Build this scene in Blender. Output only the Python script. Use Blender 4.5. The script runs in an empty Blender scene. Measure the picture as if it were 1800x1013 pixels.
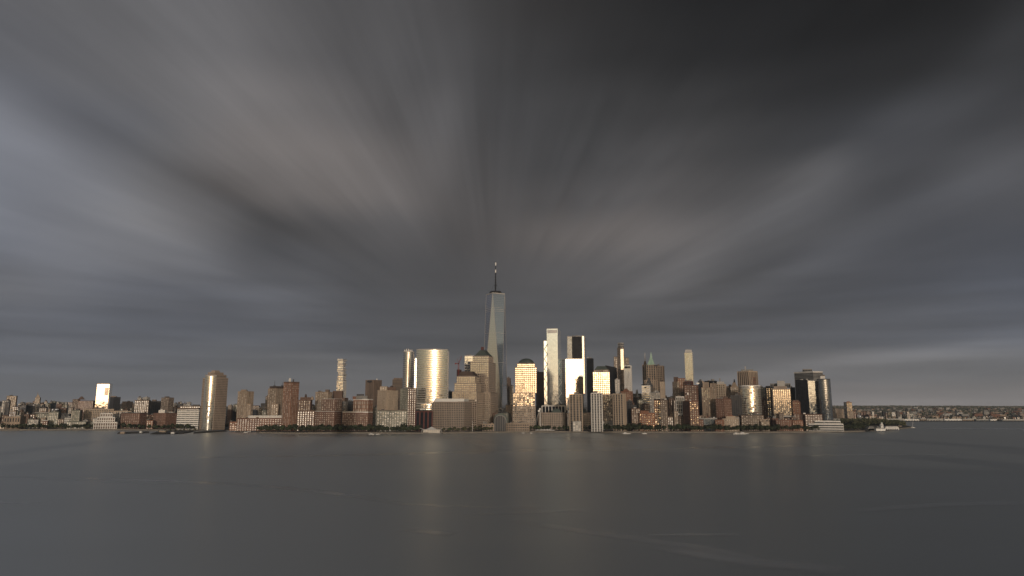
import bpy, bmesh, math, random
from mathutils import Vector, noise as mnoise
random.seed(7)
R = math.radians
sc = bpy.context.scene
COL = sc.collection

# ------------------------------------------------------------------ camera
H, PITCH, F = 64.0, math.atan((714 - 506.5) / 1200), 1200.0
cam_d = bpy.data.cameras.new('camera'); cam = bpy.data.objects.new('camera', cam_d); COL.objects.link(cam)
cam.location = (0, 0, H); cam.rotation_euler = (R(90) + PITCH, 0, 0)
cam_d.lens = 24; cam_d.sensor_width = 36; cam_d.clip_start = 1; cam_d.clip_end = 120000
sc.camera = cam

# ------------------------------------------------------------------ light
SUN_EL, SUN_AZ = R(4.5), R(9.0)            # the sun stands low behind the viewpoint
SUNV = Vector((math.sin(SUN_AZ) * math.cos(SUN_EL), -math.cos(SUN_AZ) * math.cos(SUN_EL), math.sin(SUN_EL)))
sd = bpy.data.lights.new('sun', 'SUN'); sun = bpy.data.objects.new('sun', sd); COL.objects.link(sun)
sd.energy = 1.35; sd.angle = R(0.5); sd.color = (1.0, 0.87, 0.74)
sun.rotation_euler = (-SUNV).to_track_quat('-Z', 'Y').to_euler()
sc.view_settings.view_transform = 'Standard'
sc.view_settings.look = 'None'; sc.view_settings.gamma = 1; sc.view_settings.exposure = 0
sc.view_settings.use_curve_mapping = False
cy = sc.cycles
cy.max_bounces = 6; cy.diffuse_bounces = 3; cy.glossy_bounces = 4; cy.transparent_max_bounces = 12; cy.volume_bounces = 0
cy.sample_clamp_indirect = 0.7; cy.sample_clamp_direct = 4.0; cy.caustics_reflective = False; cy.caustics_refractive = False
cy.use_denoising = True; cy.volume_bounces = 0; cy.volume_step_rate = 10

def px_dir(X, Y):
    xc = (X - 900) / F; zc = -(Y - 506.5) / F
    return Vector((xc, math.cos(PITCH) - zc * math.sin(PITCH), math.sin(PITCH) + zc * math.cos(PITCH))).normalized()
def azel(X, Y):
    d = px_dir(X, Y); return math.degrees(math.atan2(d.x, d.y)), math.degrees(math.asin(d.z))

# ------------------------------------------------------------------ sky
W = bpy.data.worlds.new('World'); sc.world = W; W.use_nodes = True
nt = W.node_tree; N = nt.nodes; L = nt.links; N.clear()
def nd(t, **kw):
    n = N.new(t)
    for k, v in kw.items(): setattr(n, k, v)
    return n
def setin(n, i, v):
    if hasattr(v, 'is_output') or isinstance(v, bpy.types.NodeSocket): L.new(v, n.inputs[i])
    else: n.inputs[i].default_value = v
def mt(op, a, b=None, c=None, clamp=False):
    n = nd('ShaderNodeMath', operation=op, use_clamp=clamp); setin(n, 0, a)
    if b is not None: setin(n, 1, b)
    if c is not None: setin(n, 2, c)
    return n.outputs[0]
def smooth(x, a, b):
    n = nd('ShaderNodeMapRange', interpolation_type='SMOOTHSTEP'); setin(n, 0, x); n.inputs[1].default_value = a; n.inputs[2].default_value = b
    return n.outputs[0]
tc = nd('ShaderNodeTexCoord'); DIR = tc.outputs['Generated']
sep = nd('ShaderNodeSeparateXYZ'); L.new(DIR, sep.inputs[0]); dx, dy, dz = sep.outputs
EL = mt('MULTIPLY', mt('ARCSINE', dz), 57.29578)
AZ = mt('MULTIPLY', mt('ARCTAN2', dx, dy), 57.29578)
# streaks: cloud bands running parallel, meeting towards one point low in the east
vp = px_dir(866, 610); 
def vdot(v, w):
    n = nd('ShaderNodeVectorMath', operation='DOT_PRODUCT'); setin(n, 0, v); setin(n, 1, w); return n.outputs['Value']
ct = vdot(DIR, tuple(vp)); ang = mt('ARCCOSINE', mt('MINIMUM', ct, 0.99999))
sc1 = nd('ShaderNodeVectorMath', operation='SCALE'); sc1.inputs[0].default_value = tuple(vp); L.new(ct, sc1.inputs['Scale'])
sub = nd('ShaderNodeVectorMath', operation='SUBTRACT'); L.new(DIR, sub.inputs[0]); L.new(sc1.outputs[0], sub.inputs[1])
nrm = nd('ShaderNodeVectorMath', operation='NORMALIZE'); L.new(sub.outputs[0], nrm.inputs[0])
def streak(k, m, seed, detail, rough=.5):
    s = nd('ShaderNodeVectorMath', operation='SCALE'); L.new(nrm.outputs[0], s.inputs[0]); s.inputs['Scale'].default_value = k
    cmb = nd('ShaderNodeCombineXYZ'); L.new(mt('MULTIPLY_ADD', ang, m, seed), cmb.inputs[1])
    ad = nd('ShaderNodeVectorMath', operation='ADD'); L.new(s.outputs[0], ad.inputs[0]); L.new(cmb.outputs[0], ad.inputs[1])
    n = nd('ShaderNodeTexNoise'); n.inputs['Scale'].default_value = 1; n.inputs['Detail'].default_value = detail; n.inputs['Roughness'].default_value = rough
    L.new(ad.outputs[0], n.inputs['Vector']); return mt('SUBTRACT', n.outputs['Fac'], .5)
fade = smooth(ang, .04, .35)
st_b = mt('MULTIPLY', streak(3.2, 1.1, 3.7, 3), fade)
st_f = mt('MULTIPLY', streak(8.0, 1.6, 9.1, 4, .55), fade)
st_h = mt('MULTIPLY', streak(26.0, 3.0, 4.2, 3, .6), fade)
# soft warp of the sky coordinates
wn = nd('ShaderNodeTexNoise'); wn.inputs['Scale'].default_value = 3.0; wn.inputs['Detail'].default_value = 3; L.new(DIR, wn.inputs['Vector'])
wsep = nd('ShaderNodeSeparateColor'); L.new(wn.outputs['Color'], wsep.inputs[0])
AZw = mt('ADD', mt('MULTIPLY_ADD', mt('SUBTRACT', wsep.outputs[0], .5), 4, AZ), mt('MULTIPLY', st_f, 5))
ELw = mt('ADD', mt('MULTIPLY_ADD', mt('SUBTRACT', wsep.outputs[1], .5), 2, EL), mt('MULTIPLY', st_f, 4))
cAE = nd('ShaderNodeCombineXYZ'); L.new(AZw, cAE.inputs[0]); L.new(ELw, cAE.inputs[1])
cAE0 = nd('ShaderNodeCombineXYZ'); L.new(AZ, cAE0.inputs[0]); L.new(mt('MULTIPLY_ADD', mt('SUBTRACT', wsep.outputs[1], .5), 1.2, EL), cAE0.inputs[1])
# brightness (sRGB steps) and warmth of the cloud deck by sight line: read along nine lines across the view, then laid out by azimuth and elevation
SKYROWS = [
 (25,  [(0,99),(200,100),(400,96),(500,85),(600,82),(700,82),(800,75),(900,60),(1000,50),(1100,44),(1200,35),(1300,33),(1500,32),(1700,34),(1800,45)], [(0,-.1),(500,.1),(700,.1),(1000,.3),(1200,-.2),(1800,-.2)]),
 (125, [(0,97),(200,104),(400,108),(500,96),(600,84),(700,90),(800,82),(900,66),(1000,60),(1050,52),(1200,46),(1400,42),(1600,43),(1700,50),(1800,60)], [(0,-.5),(200,0),(400,.2),(700,.1),(1100,0),(1400,-.1),(1800,-.3)]),
 (225, [(0,122),(100,100),(250,103),(400,115),(500,112),(600,97),(700,88),(770,97),(850,76),(1000,70),(1200,66),(1300,60),(1450,52),(1600,68),(1750,74),(1800,70)], [(0,-.5),(200,-.4),(400,.5),(500,.6),(700,.3),(900,0),(1200,.1),(1450,-.4),(1800,-.3)]),
 (325, [(0,122),(100,112),(250,112),(400,98),(500,110),(600,110),(700,108),(800,78),(850,86),(950,70),(1100,82),(1300,76),(1350,74),(1450,90),(1570,70),(1700,90),(1800,88)], [(0,-.6),(200,-.2),(400,.5),(600,.8),(700,.7),(800,.4),(1000,0),(1200,.2),(1450,0),(1570,-.3),(1800,-.2)]),
 (415, [(0,112),(200,118),(300,118),(400,110),(450,82),(600,86),(700,95),(800,74),(950,96),(1150,104),(1300,82),(1450,90),(1600,78),(1800,76)], [(0,-.7),(200,-.2),(300,0),(450,0),(700,.2),(950,.7),(1150,.6),(1300,.1),(1500,-.3),(1800,-.8)]),
 (515, [(0,108),(120,112),(250,96),(400,92),(530,104),(600,88),(700,84),(800,82),(950,84),(1100,82),(1200,84),(1400,78),(1600,80),(1750,90),(1800,90)], [(0,-.3),(200,-.6),(530,-.4),(700,-.1),(900,0),(1200,0),(1400,-.4),(1600,-.7),(1800,-1)]),
 (595, [(0,107),(200,103),(400,93),(600,90),(800,84),(1000,86),(1200,88),(1400,92),(1500,97),(1600,102),(1800,102)], [(0,-.8),(300,-.7),(600,-.4),(800,-.1),(1000,0),(1200,-.2),(1500,-.4),(1800,-.7)]),
 (675, [(0,112),(150,114),(300,115),(500,115),(900,116),(1500,129),(1650,134),(1800,134)], [(0,-.4),(300,-.3),(500,.2),(900,.3),(1500,.5),(1800,.5)]),
 (712, [(0,130),(500,132),(900,134),(1500,150),(1800,152)], [(0,.1),(500,.5),(1500,.7),(1800,.6)])]
def lerp_tab(t, x):
    if x <= t[0][0]: return t[0][1]
    for (a, va), (b, vb) in zip(t, t[1:]):
        if x <= b: return va + (vb - va) * (x - a) / (b - a)
    return t[-1][1]
def to_px(az, el):
    a, e = R(az), R(el); x, y, z = math.sin(a) * math.cos(e), math.cos(a) * math.cos(e), math.sin(e)
    f = y * math.cos(PITCH) + z * math.sin(PITCH); u = z * math.cos(PITCH) - y * math.sin(PITCH)
    return 900 + F * x / f, 506.5 - F * u / f
def sky_at(az, el):
    X, Y = to_px(az, el); X = min(max(X, 0), 1800); Y = min(max(Y, 25), 712)
    for r0, r1 in zip(SKYROWS, SKYROWS[1:]):
        if Y <= r1[0]:
            t = (Y - r0[0]) / (r1[0] - r0[0]); v = lerp_tab(r0[1], X) * (1 - t) + lerp_tab(r1[1], X) * t; w_ = lerp_tab(r0[2], X) * (1 - t) + lerp_tab(r1[2], X) * t; break
    L_ = v / 255; L_ = L_ / 12.92 if L_ < .04045 else ((L_ + .055) / 1.055) ** 2.4
    w_ = max(-1, min(1, w_)); c = Vector((1, .99, 1.04)); t = abs(w_)
    c = c.lerp(Vector((1.12, .98, .91)) if w_ > 0 else Vector((.90, .985, 1.22)), t); return c * L_
WISPS = [(1430, 315, 300, 22, -30, .26), (1560, 395, 300, 20, -21, .22), (1600, 300, 240, 20, -30, -.16), (1450, 420, 240, 18, -22, -.10), (1690, 190, 160, 24, -36, .16), (1480, 632, 260, 9, -6, .14), (1700, 606, 170, 8, -4, .12), (1330, 655, 160, 8, -5, .10), (1560, 590, 260, 12, -7, -.10), (1150, 430, 140, 26, -18, .12),
 (480, 300, 150, 28, 38, .14), (640, 330, 90, 22, 42, .12), (440, 360, 140, 20, 20, -.26), (560, 430, 190, 60, 12, -.22), (600, 240, 170, 50, 34, .14), (1400, 20, 420, 120, -6, -.16), (250, 420, 240, 50, 28, .10), (480, 590, 420, 26, 0, -.07), (230, 380, 220, 26, 30, .12), (60, 250, 180, 26, 28, .10), (150, 470, 200, 20, 22, .10), (780, 240, 22, 80, 6, .14), (845, 250, 16, 90, 3, -.10), (700, 200, 30, 80, 18, -.10), (560, 480, 40, 30, 40, .10), (110, 668, 200, 7, 1, .10), (530, 612, 120, 7, 4, .10)]
ELS = [0, 1.2, 3, 5.5, 8, 11, 14, 17, 20, 24, 28, 33]; NA = 31; A0, A1 = -39.0, 39.0
fa = nd('ShaderNodeMapRange'); fa.inputs[1].default_value = A0; fa.inputs[2].default_value = A1; L.new(AZw, fa.inputs[0])
cur = None
for q, e in enumerate(ELS):
    rp = nd('ShaderNodeValToRGB'); r_ = rp.color_ramp; r_.interpolation = 'B_SPLINE'; L.new(fa.outputs[0], rp.inputs[0])
    while len(r_.elements) < NA: r_.elements.new(len(r_.elements) / (NA + 2))
    for k in range(NA):
        r_.elements[k].position = k / (NA - 1)
    for k in range(NA):
        c = sky_at(A0 + (A1 - A0) * k / (NA - 1), e); r_.elements[k].color = (*c, 1)
    if cur is None: cur = rp.outputs[0]
    else:
        mxr = nd('ShaderNodeMix', data_type='RGBA'); L.new(smooth(ELw, ELS[q - 1], e), mxr.inputs[0]); L.new(cur, mxr.inputs[6]); L.new(rp.outputs[0], mxr.inputs[7]); cur = mxr.outputs[2]
lowf = smooth(EL, 1.5, 9)
gain = mt('EXPONENT', mt('MULTIPLY', mt('ADD', mt('ADD', mt('MULTIPLY', st_b, .40), mt('MULTIPLY', st_f, .60)), mt('MULTIPLY', st_h, .20)), mt('MULTIPLY_ADD', lowf, .85, .15)))
bands = nd('ShaderNodeMapping'); bands.inputs['Scale'].default_value = (2.2, 2.2, 34); L.new(DIR, bands.inputs[0])
bnz = nd('ShaderNodeTexNoise'); bnz.inputs['Scale'].default_value = 1.6; bnz.inputs['Detail'].default_value = 4; L.new(bands.outputs[0], bnz.inputs['Vector'])
low2 = mt('MULTIPLY', smooth(EL, 13, 5), mt('SUBTRACT', bnz.outputs['Fac'], .5)); gain = mt('MULTIPLY', gain, mt('MULTIPLY_ADD', low2, .75, 1.0))
wisp = 0.0
for X_, Y_, sx_, sy_, ro_, am_ in WISPS:
    a, e = azel(X_, Y_); mp = nd('ShaderNodeMapping', vector_type='TEXTURE'); cw = nd('ShaderNodeCombineXYZ'); L.new(AZ, cw.inputs[0]); L.new(mt('MULTIPLY_ADD', mt('SUBTRACT', wsep.outputs[1], .5), 1.6, EL), cw.inputs[1]); L.new(cw.outputs[0], mp.inputs[0])
    mp.inputs['Location'].default_value = (a, e, 0); mp.inputs['Rotation'].default_value = (0, 0, R(-ro_)); mp.inputs['Scale'].default_value = (sx_ / 15, sy_ / 15, 1)
    wisp = mt('MULTIPLY_ADD', mt('EXPONENT', mt('MULTIPLY', vdot(mp.outputs[0], mp.outputs[0]), -1)), am_, wisp)
gain = mt('MULTIPLY', gain, mt('EXPONENT', wisp))
ccol = nd('ShaderNodeVectorMath', operation='SCALE'); L.new(cur, ccol.inputs[0]); L.new(gain, ccol.inputs['Scale'])
bg_c = nd('ShaderNodeBackground'); L.new(ccol.outputs[0], bg_c.inputs[0]); bg_c.inputs[1].default_value = 1.0
sky = nd('ShaderNodeTexSky', sky_type='NISHITA'); sky.sun_disc = False; sky.sun_elevation = SUN_EL
sky.sun_rotation = math.atan2(SUNV.x, SUNV.y); sky.air_density = 1.0; sky.dust_density = 2.0; sky.ozone_density = 1.0
hs = nd('ShaderNodeHueSaturation'); hs.inputs['Saturation'].default_value = .72; L.new(sky.outputs[0], hs.inputs['Color'])
bg_s = nd('ShaderNodeBackground'); L.new(hs.outputs[0], bg_s.inputs[0]); bg_s.inputs[1].default_value = 0.15
# the cloud deck ends above the western horizon, where the low sun comes through
west = vdot(DIR, (math.sin(R(0)), -math.cos(R(0)), 0))
wcl = nd('ShaderNodeTexNoise'); wcl.inputs['Scale'].default_value = 5; wcl.inputs['Detail'].default_value = 4; L.new(DIR, wcl.inputs['Vector'])
edge = mt('MULTIPLY_ADD', mt('SUBTRACT', wcl.outputs['Fac'], .5), -16, mt('MULTIPLY_ADD', smooth(west, -.25, .6), -16, EL))
clear = mt('MULTIPLY', smooth(edge, 10, -3), smooth(west, -.1, .5))
mx = nd('ShaderNodeMixShader'); L.new(clear, mx.inputs[0]); L.new(bg_c.outputs[0], mx.inputs[1]); L.new(bg_s.outputs[0], mx.inputs[2])
out = nd('ShaderNodeOutputWorld'); L.new(mx.outputs[0], out.inputs[0])
W.cycles.sampling_method = 'MANUAL'; W.cycles.sample_map_resolution = 512

# ------------------------------------------------------------------ pixel helpers: only used to find real places
def slope(X, Y):                         # x per metre of y along the sight line
    zc = -(Y - 506.5) / F
    return ((X - 900) / F) / (math.cos(PITCH) - zc * math.sin(PITCH))
def zat(Y, D): return H + D * math.tan(PITCH - math.atan((Y - 506.5) / F))
def dist(Y, z=0.0): return (H - z) / -math.tan(PITCH - math.atan((Y - 506.5) / F))
def on_water(X, Y, z=0.0):
    D = dist(Y, z); return Vector((slope(X, Y) * D, D, z))

# ------------------------------------------------------------------ materials
MATS = {}
def nodes_of(name):
    m = bpy.data.materials.new(name); m.use_nodes = True; t = m.node_tree
    return m, t.nodes, t.links, t.nodes['Principled BSDF']
def wall(name, col, rough=.85, var=.35, scale=.05, streaky=True):
    if name in MATS: return MATS[name]
    m, n, l, p = nodes_of(name)
    tcn = n.new('ShaderNodeTexCoord'); mp = n.new('ShaderNodeMapping'); mp.inputs['Scale'].default_value = (1, 1, .25 if streaky else 1)
    l.new(tcn.outputs['Object'], mp.inputs[0])
    a = n.new('ShaderNodeTexNoise'); a.inputs['Scale'].default_value = scale; a.inputs['Detail'].default_value = 6; a.inputs['Roughness'].default_value = .65
    l.new(mp.outputs[0], a.inputs['Vector'])
    r = n.new('ShaderNodeMapRange'); r.inputs[1].default_value = .3; r.inputs[2].default_value = .7; r.inputs[3].default_value = 1 - var; r.inputs[4].default_value = 1 + var
    l.new(a.outputs['Fac'], r.inputs[0])
    oi = n.new('ShaderNodeObjectInfo'); r2 = n.new('ShaderNodeMapRange'); r2.inputs[3].default_value = .88; r2.inputs[4].default_value = 1.12; l.new(oi.outputs['Random'], r2.inputs[0])
    mu = n.new('ShaderNodeMath'); mu.operation = 'MULTIPLY'; l.new(r.outputs[0], mu.inputs[0]); l.new(r2.outputs[0], mu.inputs[1])
    v = n.new('ShaderNodeVectorMath'); v.operation = 'SCALE'; v.inputs[0].default_value = col; l.new(mu.outputs[0], v.inputs['Scale'])
    l.new(v.outputs[0], p.inputs['Base Color']); p.inputs['Roughness'].default_value = rough
    MATS[name] = m; return m
def glass(name, col, metal=.8, rough=.1, var=.25):
    if name in MATS: return MATS[name]
    m, n, l, p = nodes_of(name)
    g = n.new('ShaderNodeNewGeometry')
    r = n.new('ShaderNodeMapRange'); r.inputs[3].default_value = 1 - var; r.inputs[4].default_value = 1 + var; l.new(g.outputs['Random Per Island'], r.inputs[0])
    v = n.new('ShaderNodeVectorMath'); v.operation = 'SCALE'; v.inputs[0].default_value = col; l.new(r.outputs[0], v.inputs['Scale'])
    l.new(v.outputs[0], p.inputs['Base Color']); p.inputs['Metallic'].default_value = metal
    r3 = n.new('ShaderNodeMapRange'); r3.inputs[3].default_value = rough * .7; r3.inputs[4].default_value = rough * 1.3; l.new(g.outputs['Random Per Island'], r3.inputs[0])
    l.new(r3.outputs[0], p.inputs['Roughness'])
    # slow unevenness of big glass walls
    tcn = n.new('ShaderNodeTexCoord'); a = n.new('ShaderNodeTexNoise'); a.inputs['Scale'].default_value = .09; a.inputs['Detail'].default_value = 2
    l.new(tcn.outputs['Object'], a.inputs['Vector']); b = n.new('ShaderNodeBump'); b.inputs['Strength'].default_value = .14; b.inputs['Distance'].default_value = .5
    l.new(a.outputs['Fac'], b.inputs['Height']); l.new(b.outputs[0], p.inputs['Normal'])
    MATS[name] = m; return m
brick = wall('red_brick', (.185, .100, .072)); brick2 = wall('brown_brick', (.155, .100, .076)); brick3 = wall('orange_brick', (.25, .125, .080))
tan = wall('tan_stone', (.33, .26, .20)); beige = wall('beige_stone', (.44, .36, .28), var=.2); granite = wall('pink_granite', (.35, .285, .235), var=.2)
white = wall('white_concrete', (.72, .70, .66), var=.12); grey = wall('grey_concrete', (.24, .235, .225)); lgrey = wall('light_grey_panel', (.42, .41, .39), var=.15)
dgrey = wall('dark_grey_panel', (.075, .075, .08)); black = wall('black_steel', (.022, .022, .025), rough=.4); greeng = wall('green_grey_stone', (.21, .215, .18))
brown = wall('brown_stone', (.185, .140, .110)); darkbrown = wall('dark_brown_stone', (.085, .060, .050)); copper = wall('green_copper', (.34, .50, .41), rough=.6)
dcopper = wall('weathered_dark_copper', (.075, .095, .085), rough=.6); maroon = wall('maroon_panel', (.10, .035, .03)); steel = wall('brushed_steel', (.5, .48, .45), rough=.35, var=.1)
redp = wall('red_paint', (.28, .05, .035)); whitep = wall('white_paint', (.80, .79, .76), rough=.4, var=.05); roofm = wall('roof_felt', (.12, .115, .11)); asphalt = wall('asphalt', (.05, .05, .05))
wood = wall('weathered_timber', (.10, .07, .05)); stonewall = wall('quay_stone', (.20, .18, .155), scale=.3, streaky=False)
g_gold = glass('reflective_gold_glass', (.80, .76, .66), .95, .12, .12); g_mirror = glass('pale_mirror_glass', (.80, .80, .76), .95, .06, .08)
g_office = glass('office_glass', (.20, .20, .19), .7, .15, .4); g_dark = glass('dark_glass', (.030, .034, .042), .12, .15, .3); g_win = glass('window_glass', (.50, .465, .41), .15, .30, .5)
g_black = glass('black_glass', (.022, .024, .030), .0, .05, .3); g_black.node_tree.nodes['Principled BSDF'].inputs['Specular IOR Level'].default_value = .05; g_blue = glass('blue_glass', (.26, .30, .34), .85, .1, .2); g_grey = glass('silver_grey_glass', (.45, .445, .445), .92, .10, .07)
g_pale = glass('pale_green_glass', (.62, .70, .75), .92, .09, .06)
black.node_tree.nodes['Principled BSDF'].inputs['Specular IOR Level'].default_value = .05
def leafmat(name, c):
    m, n, l, p = nodes_of(name); g = n.new('ShaderNodeNewGeometry'); oi = n.new('ShaderNodeObjectInfo')
    r = n.new('ShaderNodeMapRange'); r.inputs[3].default_value = .6; r.inputs[4].default_value = 1.5; l.new(g.outputs['Random Per Island'], r.inputs[0])
    r2 = n.new('ShaderNodeMapRange'); r2.inputs[3].default_value = .7; r2.inputs[4].default_value = 1.3; l.new(oi.outputs['Random'], r2.inputs[0])
    mu = n.new('ShaderNodeMath'); mu.operation = 'MULTIPLY'; l.new(r.outputs[0], mu.inputs[0]); l.new(r2.outputs[0], mu.inputs[1])
    v = n.new('ShaderNodeVectorMath'); v.operation = 'SCALE'; v.inputs[0].default_value = c; l.new(mu.outputs[0], v.inputs['Scale'])
    l.new(v.outputs[0], p.inputs['Base Color']); p.inputs['Roughness'].default_value = .8; return m
leaf_a = leafmat('dark_foliage', (.040, .050, .026)); leaf_b = leafmat('olive_foliage', (.070, .072, .034)); leaf_c = leafmat('green_foliage', (.050, .068, .030))

# ------------------------------------------------------------------ mesh helpers
class MB:
    def __init__(s): s.v = []; s.f = []
    def quad(s, a, b, c, d):
        i = len(s.v); s.v += [a, b, c, d]; s.f.append((i, i + 1, i + 2, i + 3))
    def tri(s, a, b, c):
        i = len(s.v); s.v += [a, b, c]; s.f.append((i, i + 1, i + 2))
    def prism(s, poly, z0, z1, top=None):
        top = top or poly; n = len(poly); i = len(s.v)
        s.v += [(p[0], p[1], z0) for p in poly] + [(p[0], p[1], z1) for p in top]
        for k in range(n): s.f.append((i + k, i + (k + 1) % n, i + n + (k + 1) % n, i + n + k))
        s.f.append(tuple(i + n + k for k in range(n))); s.f.append(tuple(i + k for k in reversed(range(n))))
    def box(s, c, sz, yaw=0):
        ca, sa = math.cos(yaw), math.sin(yaw); hx, hy = sz[0] / 2, sz[1] / 2
        s.prism([(c[0] + x * ca - y * sa, c[1] + x * sa + y * ca) for x, y in ((-hx, -hy), (hx, -hy), (hx, hy), (-hx, hy))], c[2], c[2] + sz[2])
    def tube(s, a, b, r0, r1=None, n=6):
        a, b = Vector(a), Vector(b); r1 = r0 if r1 is None else r1; d = (b - a).normalized()
        u = d.cross(Vector((0, 1, 0)) if abs(d.y) < .9 else Vector((1, 0, 0))).normalized(); w = d.cross(u); i = len(s.v)
        for c, r in ((a, r0), (b, r1)):
            for k in range(n):
                t = 2 * math.pi * k / n; q = c + u * (math.cos(t) * r) + w * (math.sin(t) * r); s.v.append(tuple(q))
        for k in range(n): s.f.append((i + k, i + (k + 1) % n, i + n + (k + 1) % n, i + n + k))
        s.f.append(tuple(i + k for k in reversed(range(n)))); s.f.append(tuple(i + n + k for k in range(n)))
    def rev(s, c, prof, n=14):
        i = len(s.v)
        for r, z in prof:
            for k in range(n): t = 2 * math.pi * k / n; s.v.append((c[0] + r * math.cos(t), c[1] + r * math.sin(t), z))
        for j in range(len(prof) - 1):
            for k in range(n): s.f.append((i + j * n + k, i + j * n + (k + 1) % n, i + (j + 1) * n + (k + 1) % n, i + (j + 1) * n + k))
        s.f.append(tuple(i + (len(prof) - 1) * n + k for k in range(n))); s.f.append(tuple(i + k for k in reversed(range(n))))
    def build(s, name, mat, parent=None, kind=None, smooth=False):
        o0 = parent_origin(parent)
        me = bpy.data.meshes.new(name); me.from_pydata([(v[0] - o0[0], v[1] - o0[1], v[2] - o0[2]) for v in s.v], [], s.f); me.materials.append(mat)
        if smooth: me.polygons.foreach_set('use_smooth', [True] * len(me.polygons))
        o = bpy.data.objects.new(name, me); COL.objects.link(o); o.parent = parent
        if kind: o['kind'] = kind
        return o
def parent_origin(p):
    v = Vector((0, 0, 0))
    while p is not None: v += p.location; p = p.parent
    return v
THINGS = []      # (object, px, D, ref)
def thing(name, label, cat, loc, group=None, px=0, D=0, ref=None):
    o = bpy.data.objects.new(name, None); COL.objects.link(o); o.location = loc; o.empty_display_size = 5
    o['label'] = label; o['category'] = cat
    if group: o['group'] = group
    THINGS.append([o, px, D, ref]); return o

# ------------------------------------------------------------------ footprints
def corner_poly(x0, xe, x1, yt, D, yaw=None, a=.8, dep=None):
    s0, se, s1 = slope(x0, yt), slope(xe, yt), slope(x1, yt); C = Vector((se * D, D))
    def wd(th):
        c, s = math.cos(th), math.sin(th); q = c + s0 * s; r = s - s1 * c
        w = (C.x - s0 * C.y) / q if abs(q) > 1e-3 else 1e9; d = (s1 * C.y - C.x) / r if abs(r) > 1e-3 else 1e9
        return w, d
    if x0 == xe or xe == x1:
        th = math.atan(se) * .9 if yaw is None else R(yaw)
        if xe == x1: w = wd(th)[0]; d = dep or w * a
        else: th = th + R(90) if yaw is None else th; d = wd(th)[1]; w = dep or d * a
    elif yaw is not None:
        th = R(yaw); w, d = wd(th)
    else:
        best = None
        for k in range(-35, 126):
            w, d = wd(R(k))
            if w <= 0 or d <= 0 or w > 400 or d > 400: continue
            asp = d / w if xe - x0 >= x1 - xe else w / d
            e = abs(math.log(asp / a))
            if best is None or e < best[0]: best = (e, R(k), w, d)
        th, w, d = best[1:]
    w = min(max(w, 3), 260); d = min(max(d, 3), 260)
    Ld = Vector((-math.cos(th), math.sin(th))); Rd = Vector((math.sin(th), math.cos(th)))
    return [tuple(C + Ld * w), tuple(C), tuple(C + Rd * d), tuple(C + Ld * w + Rd * d)]
def arc_poly(x0, x1, yt, D, sag, dep, n=18):
    A = Vector((slope(x0, yt) * (D + sag), D + sag)); B = Vector((slope(x1, yt) * (D + sag), D + sag))
    c = (A + B) / 2; h = (B - A).length / 2; r = (h * h + sag * sag) / (2 * sag); u = (B - A).normalized(); v = Vector((u.y, -u.x))
    phi = math.asin(min(1, h / r)); phi = math.pi - phi if sag > h else phi; o = c + v * (sag - r); P = []
    for k in range(n + 1):
        t = -phi + 2 * phi * k / n; P.append(tuple(o + u * (r * math.sin(t)) + v * (r * math.cos(t))))
    back = -v * dep; P += [tuple(B + back), tuple(A + back)]; return P
def cen(P): return Vector((sum(p[0] for p in P) / len(P), sum(p[1] for p in P) / len(P)))
def scalep(P, f):
    c = cen(P); return [tuple(c + (Vector(p) - c) * f) for p in P]

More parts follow.
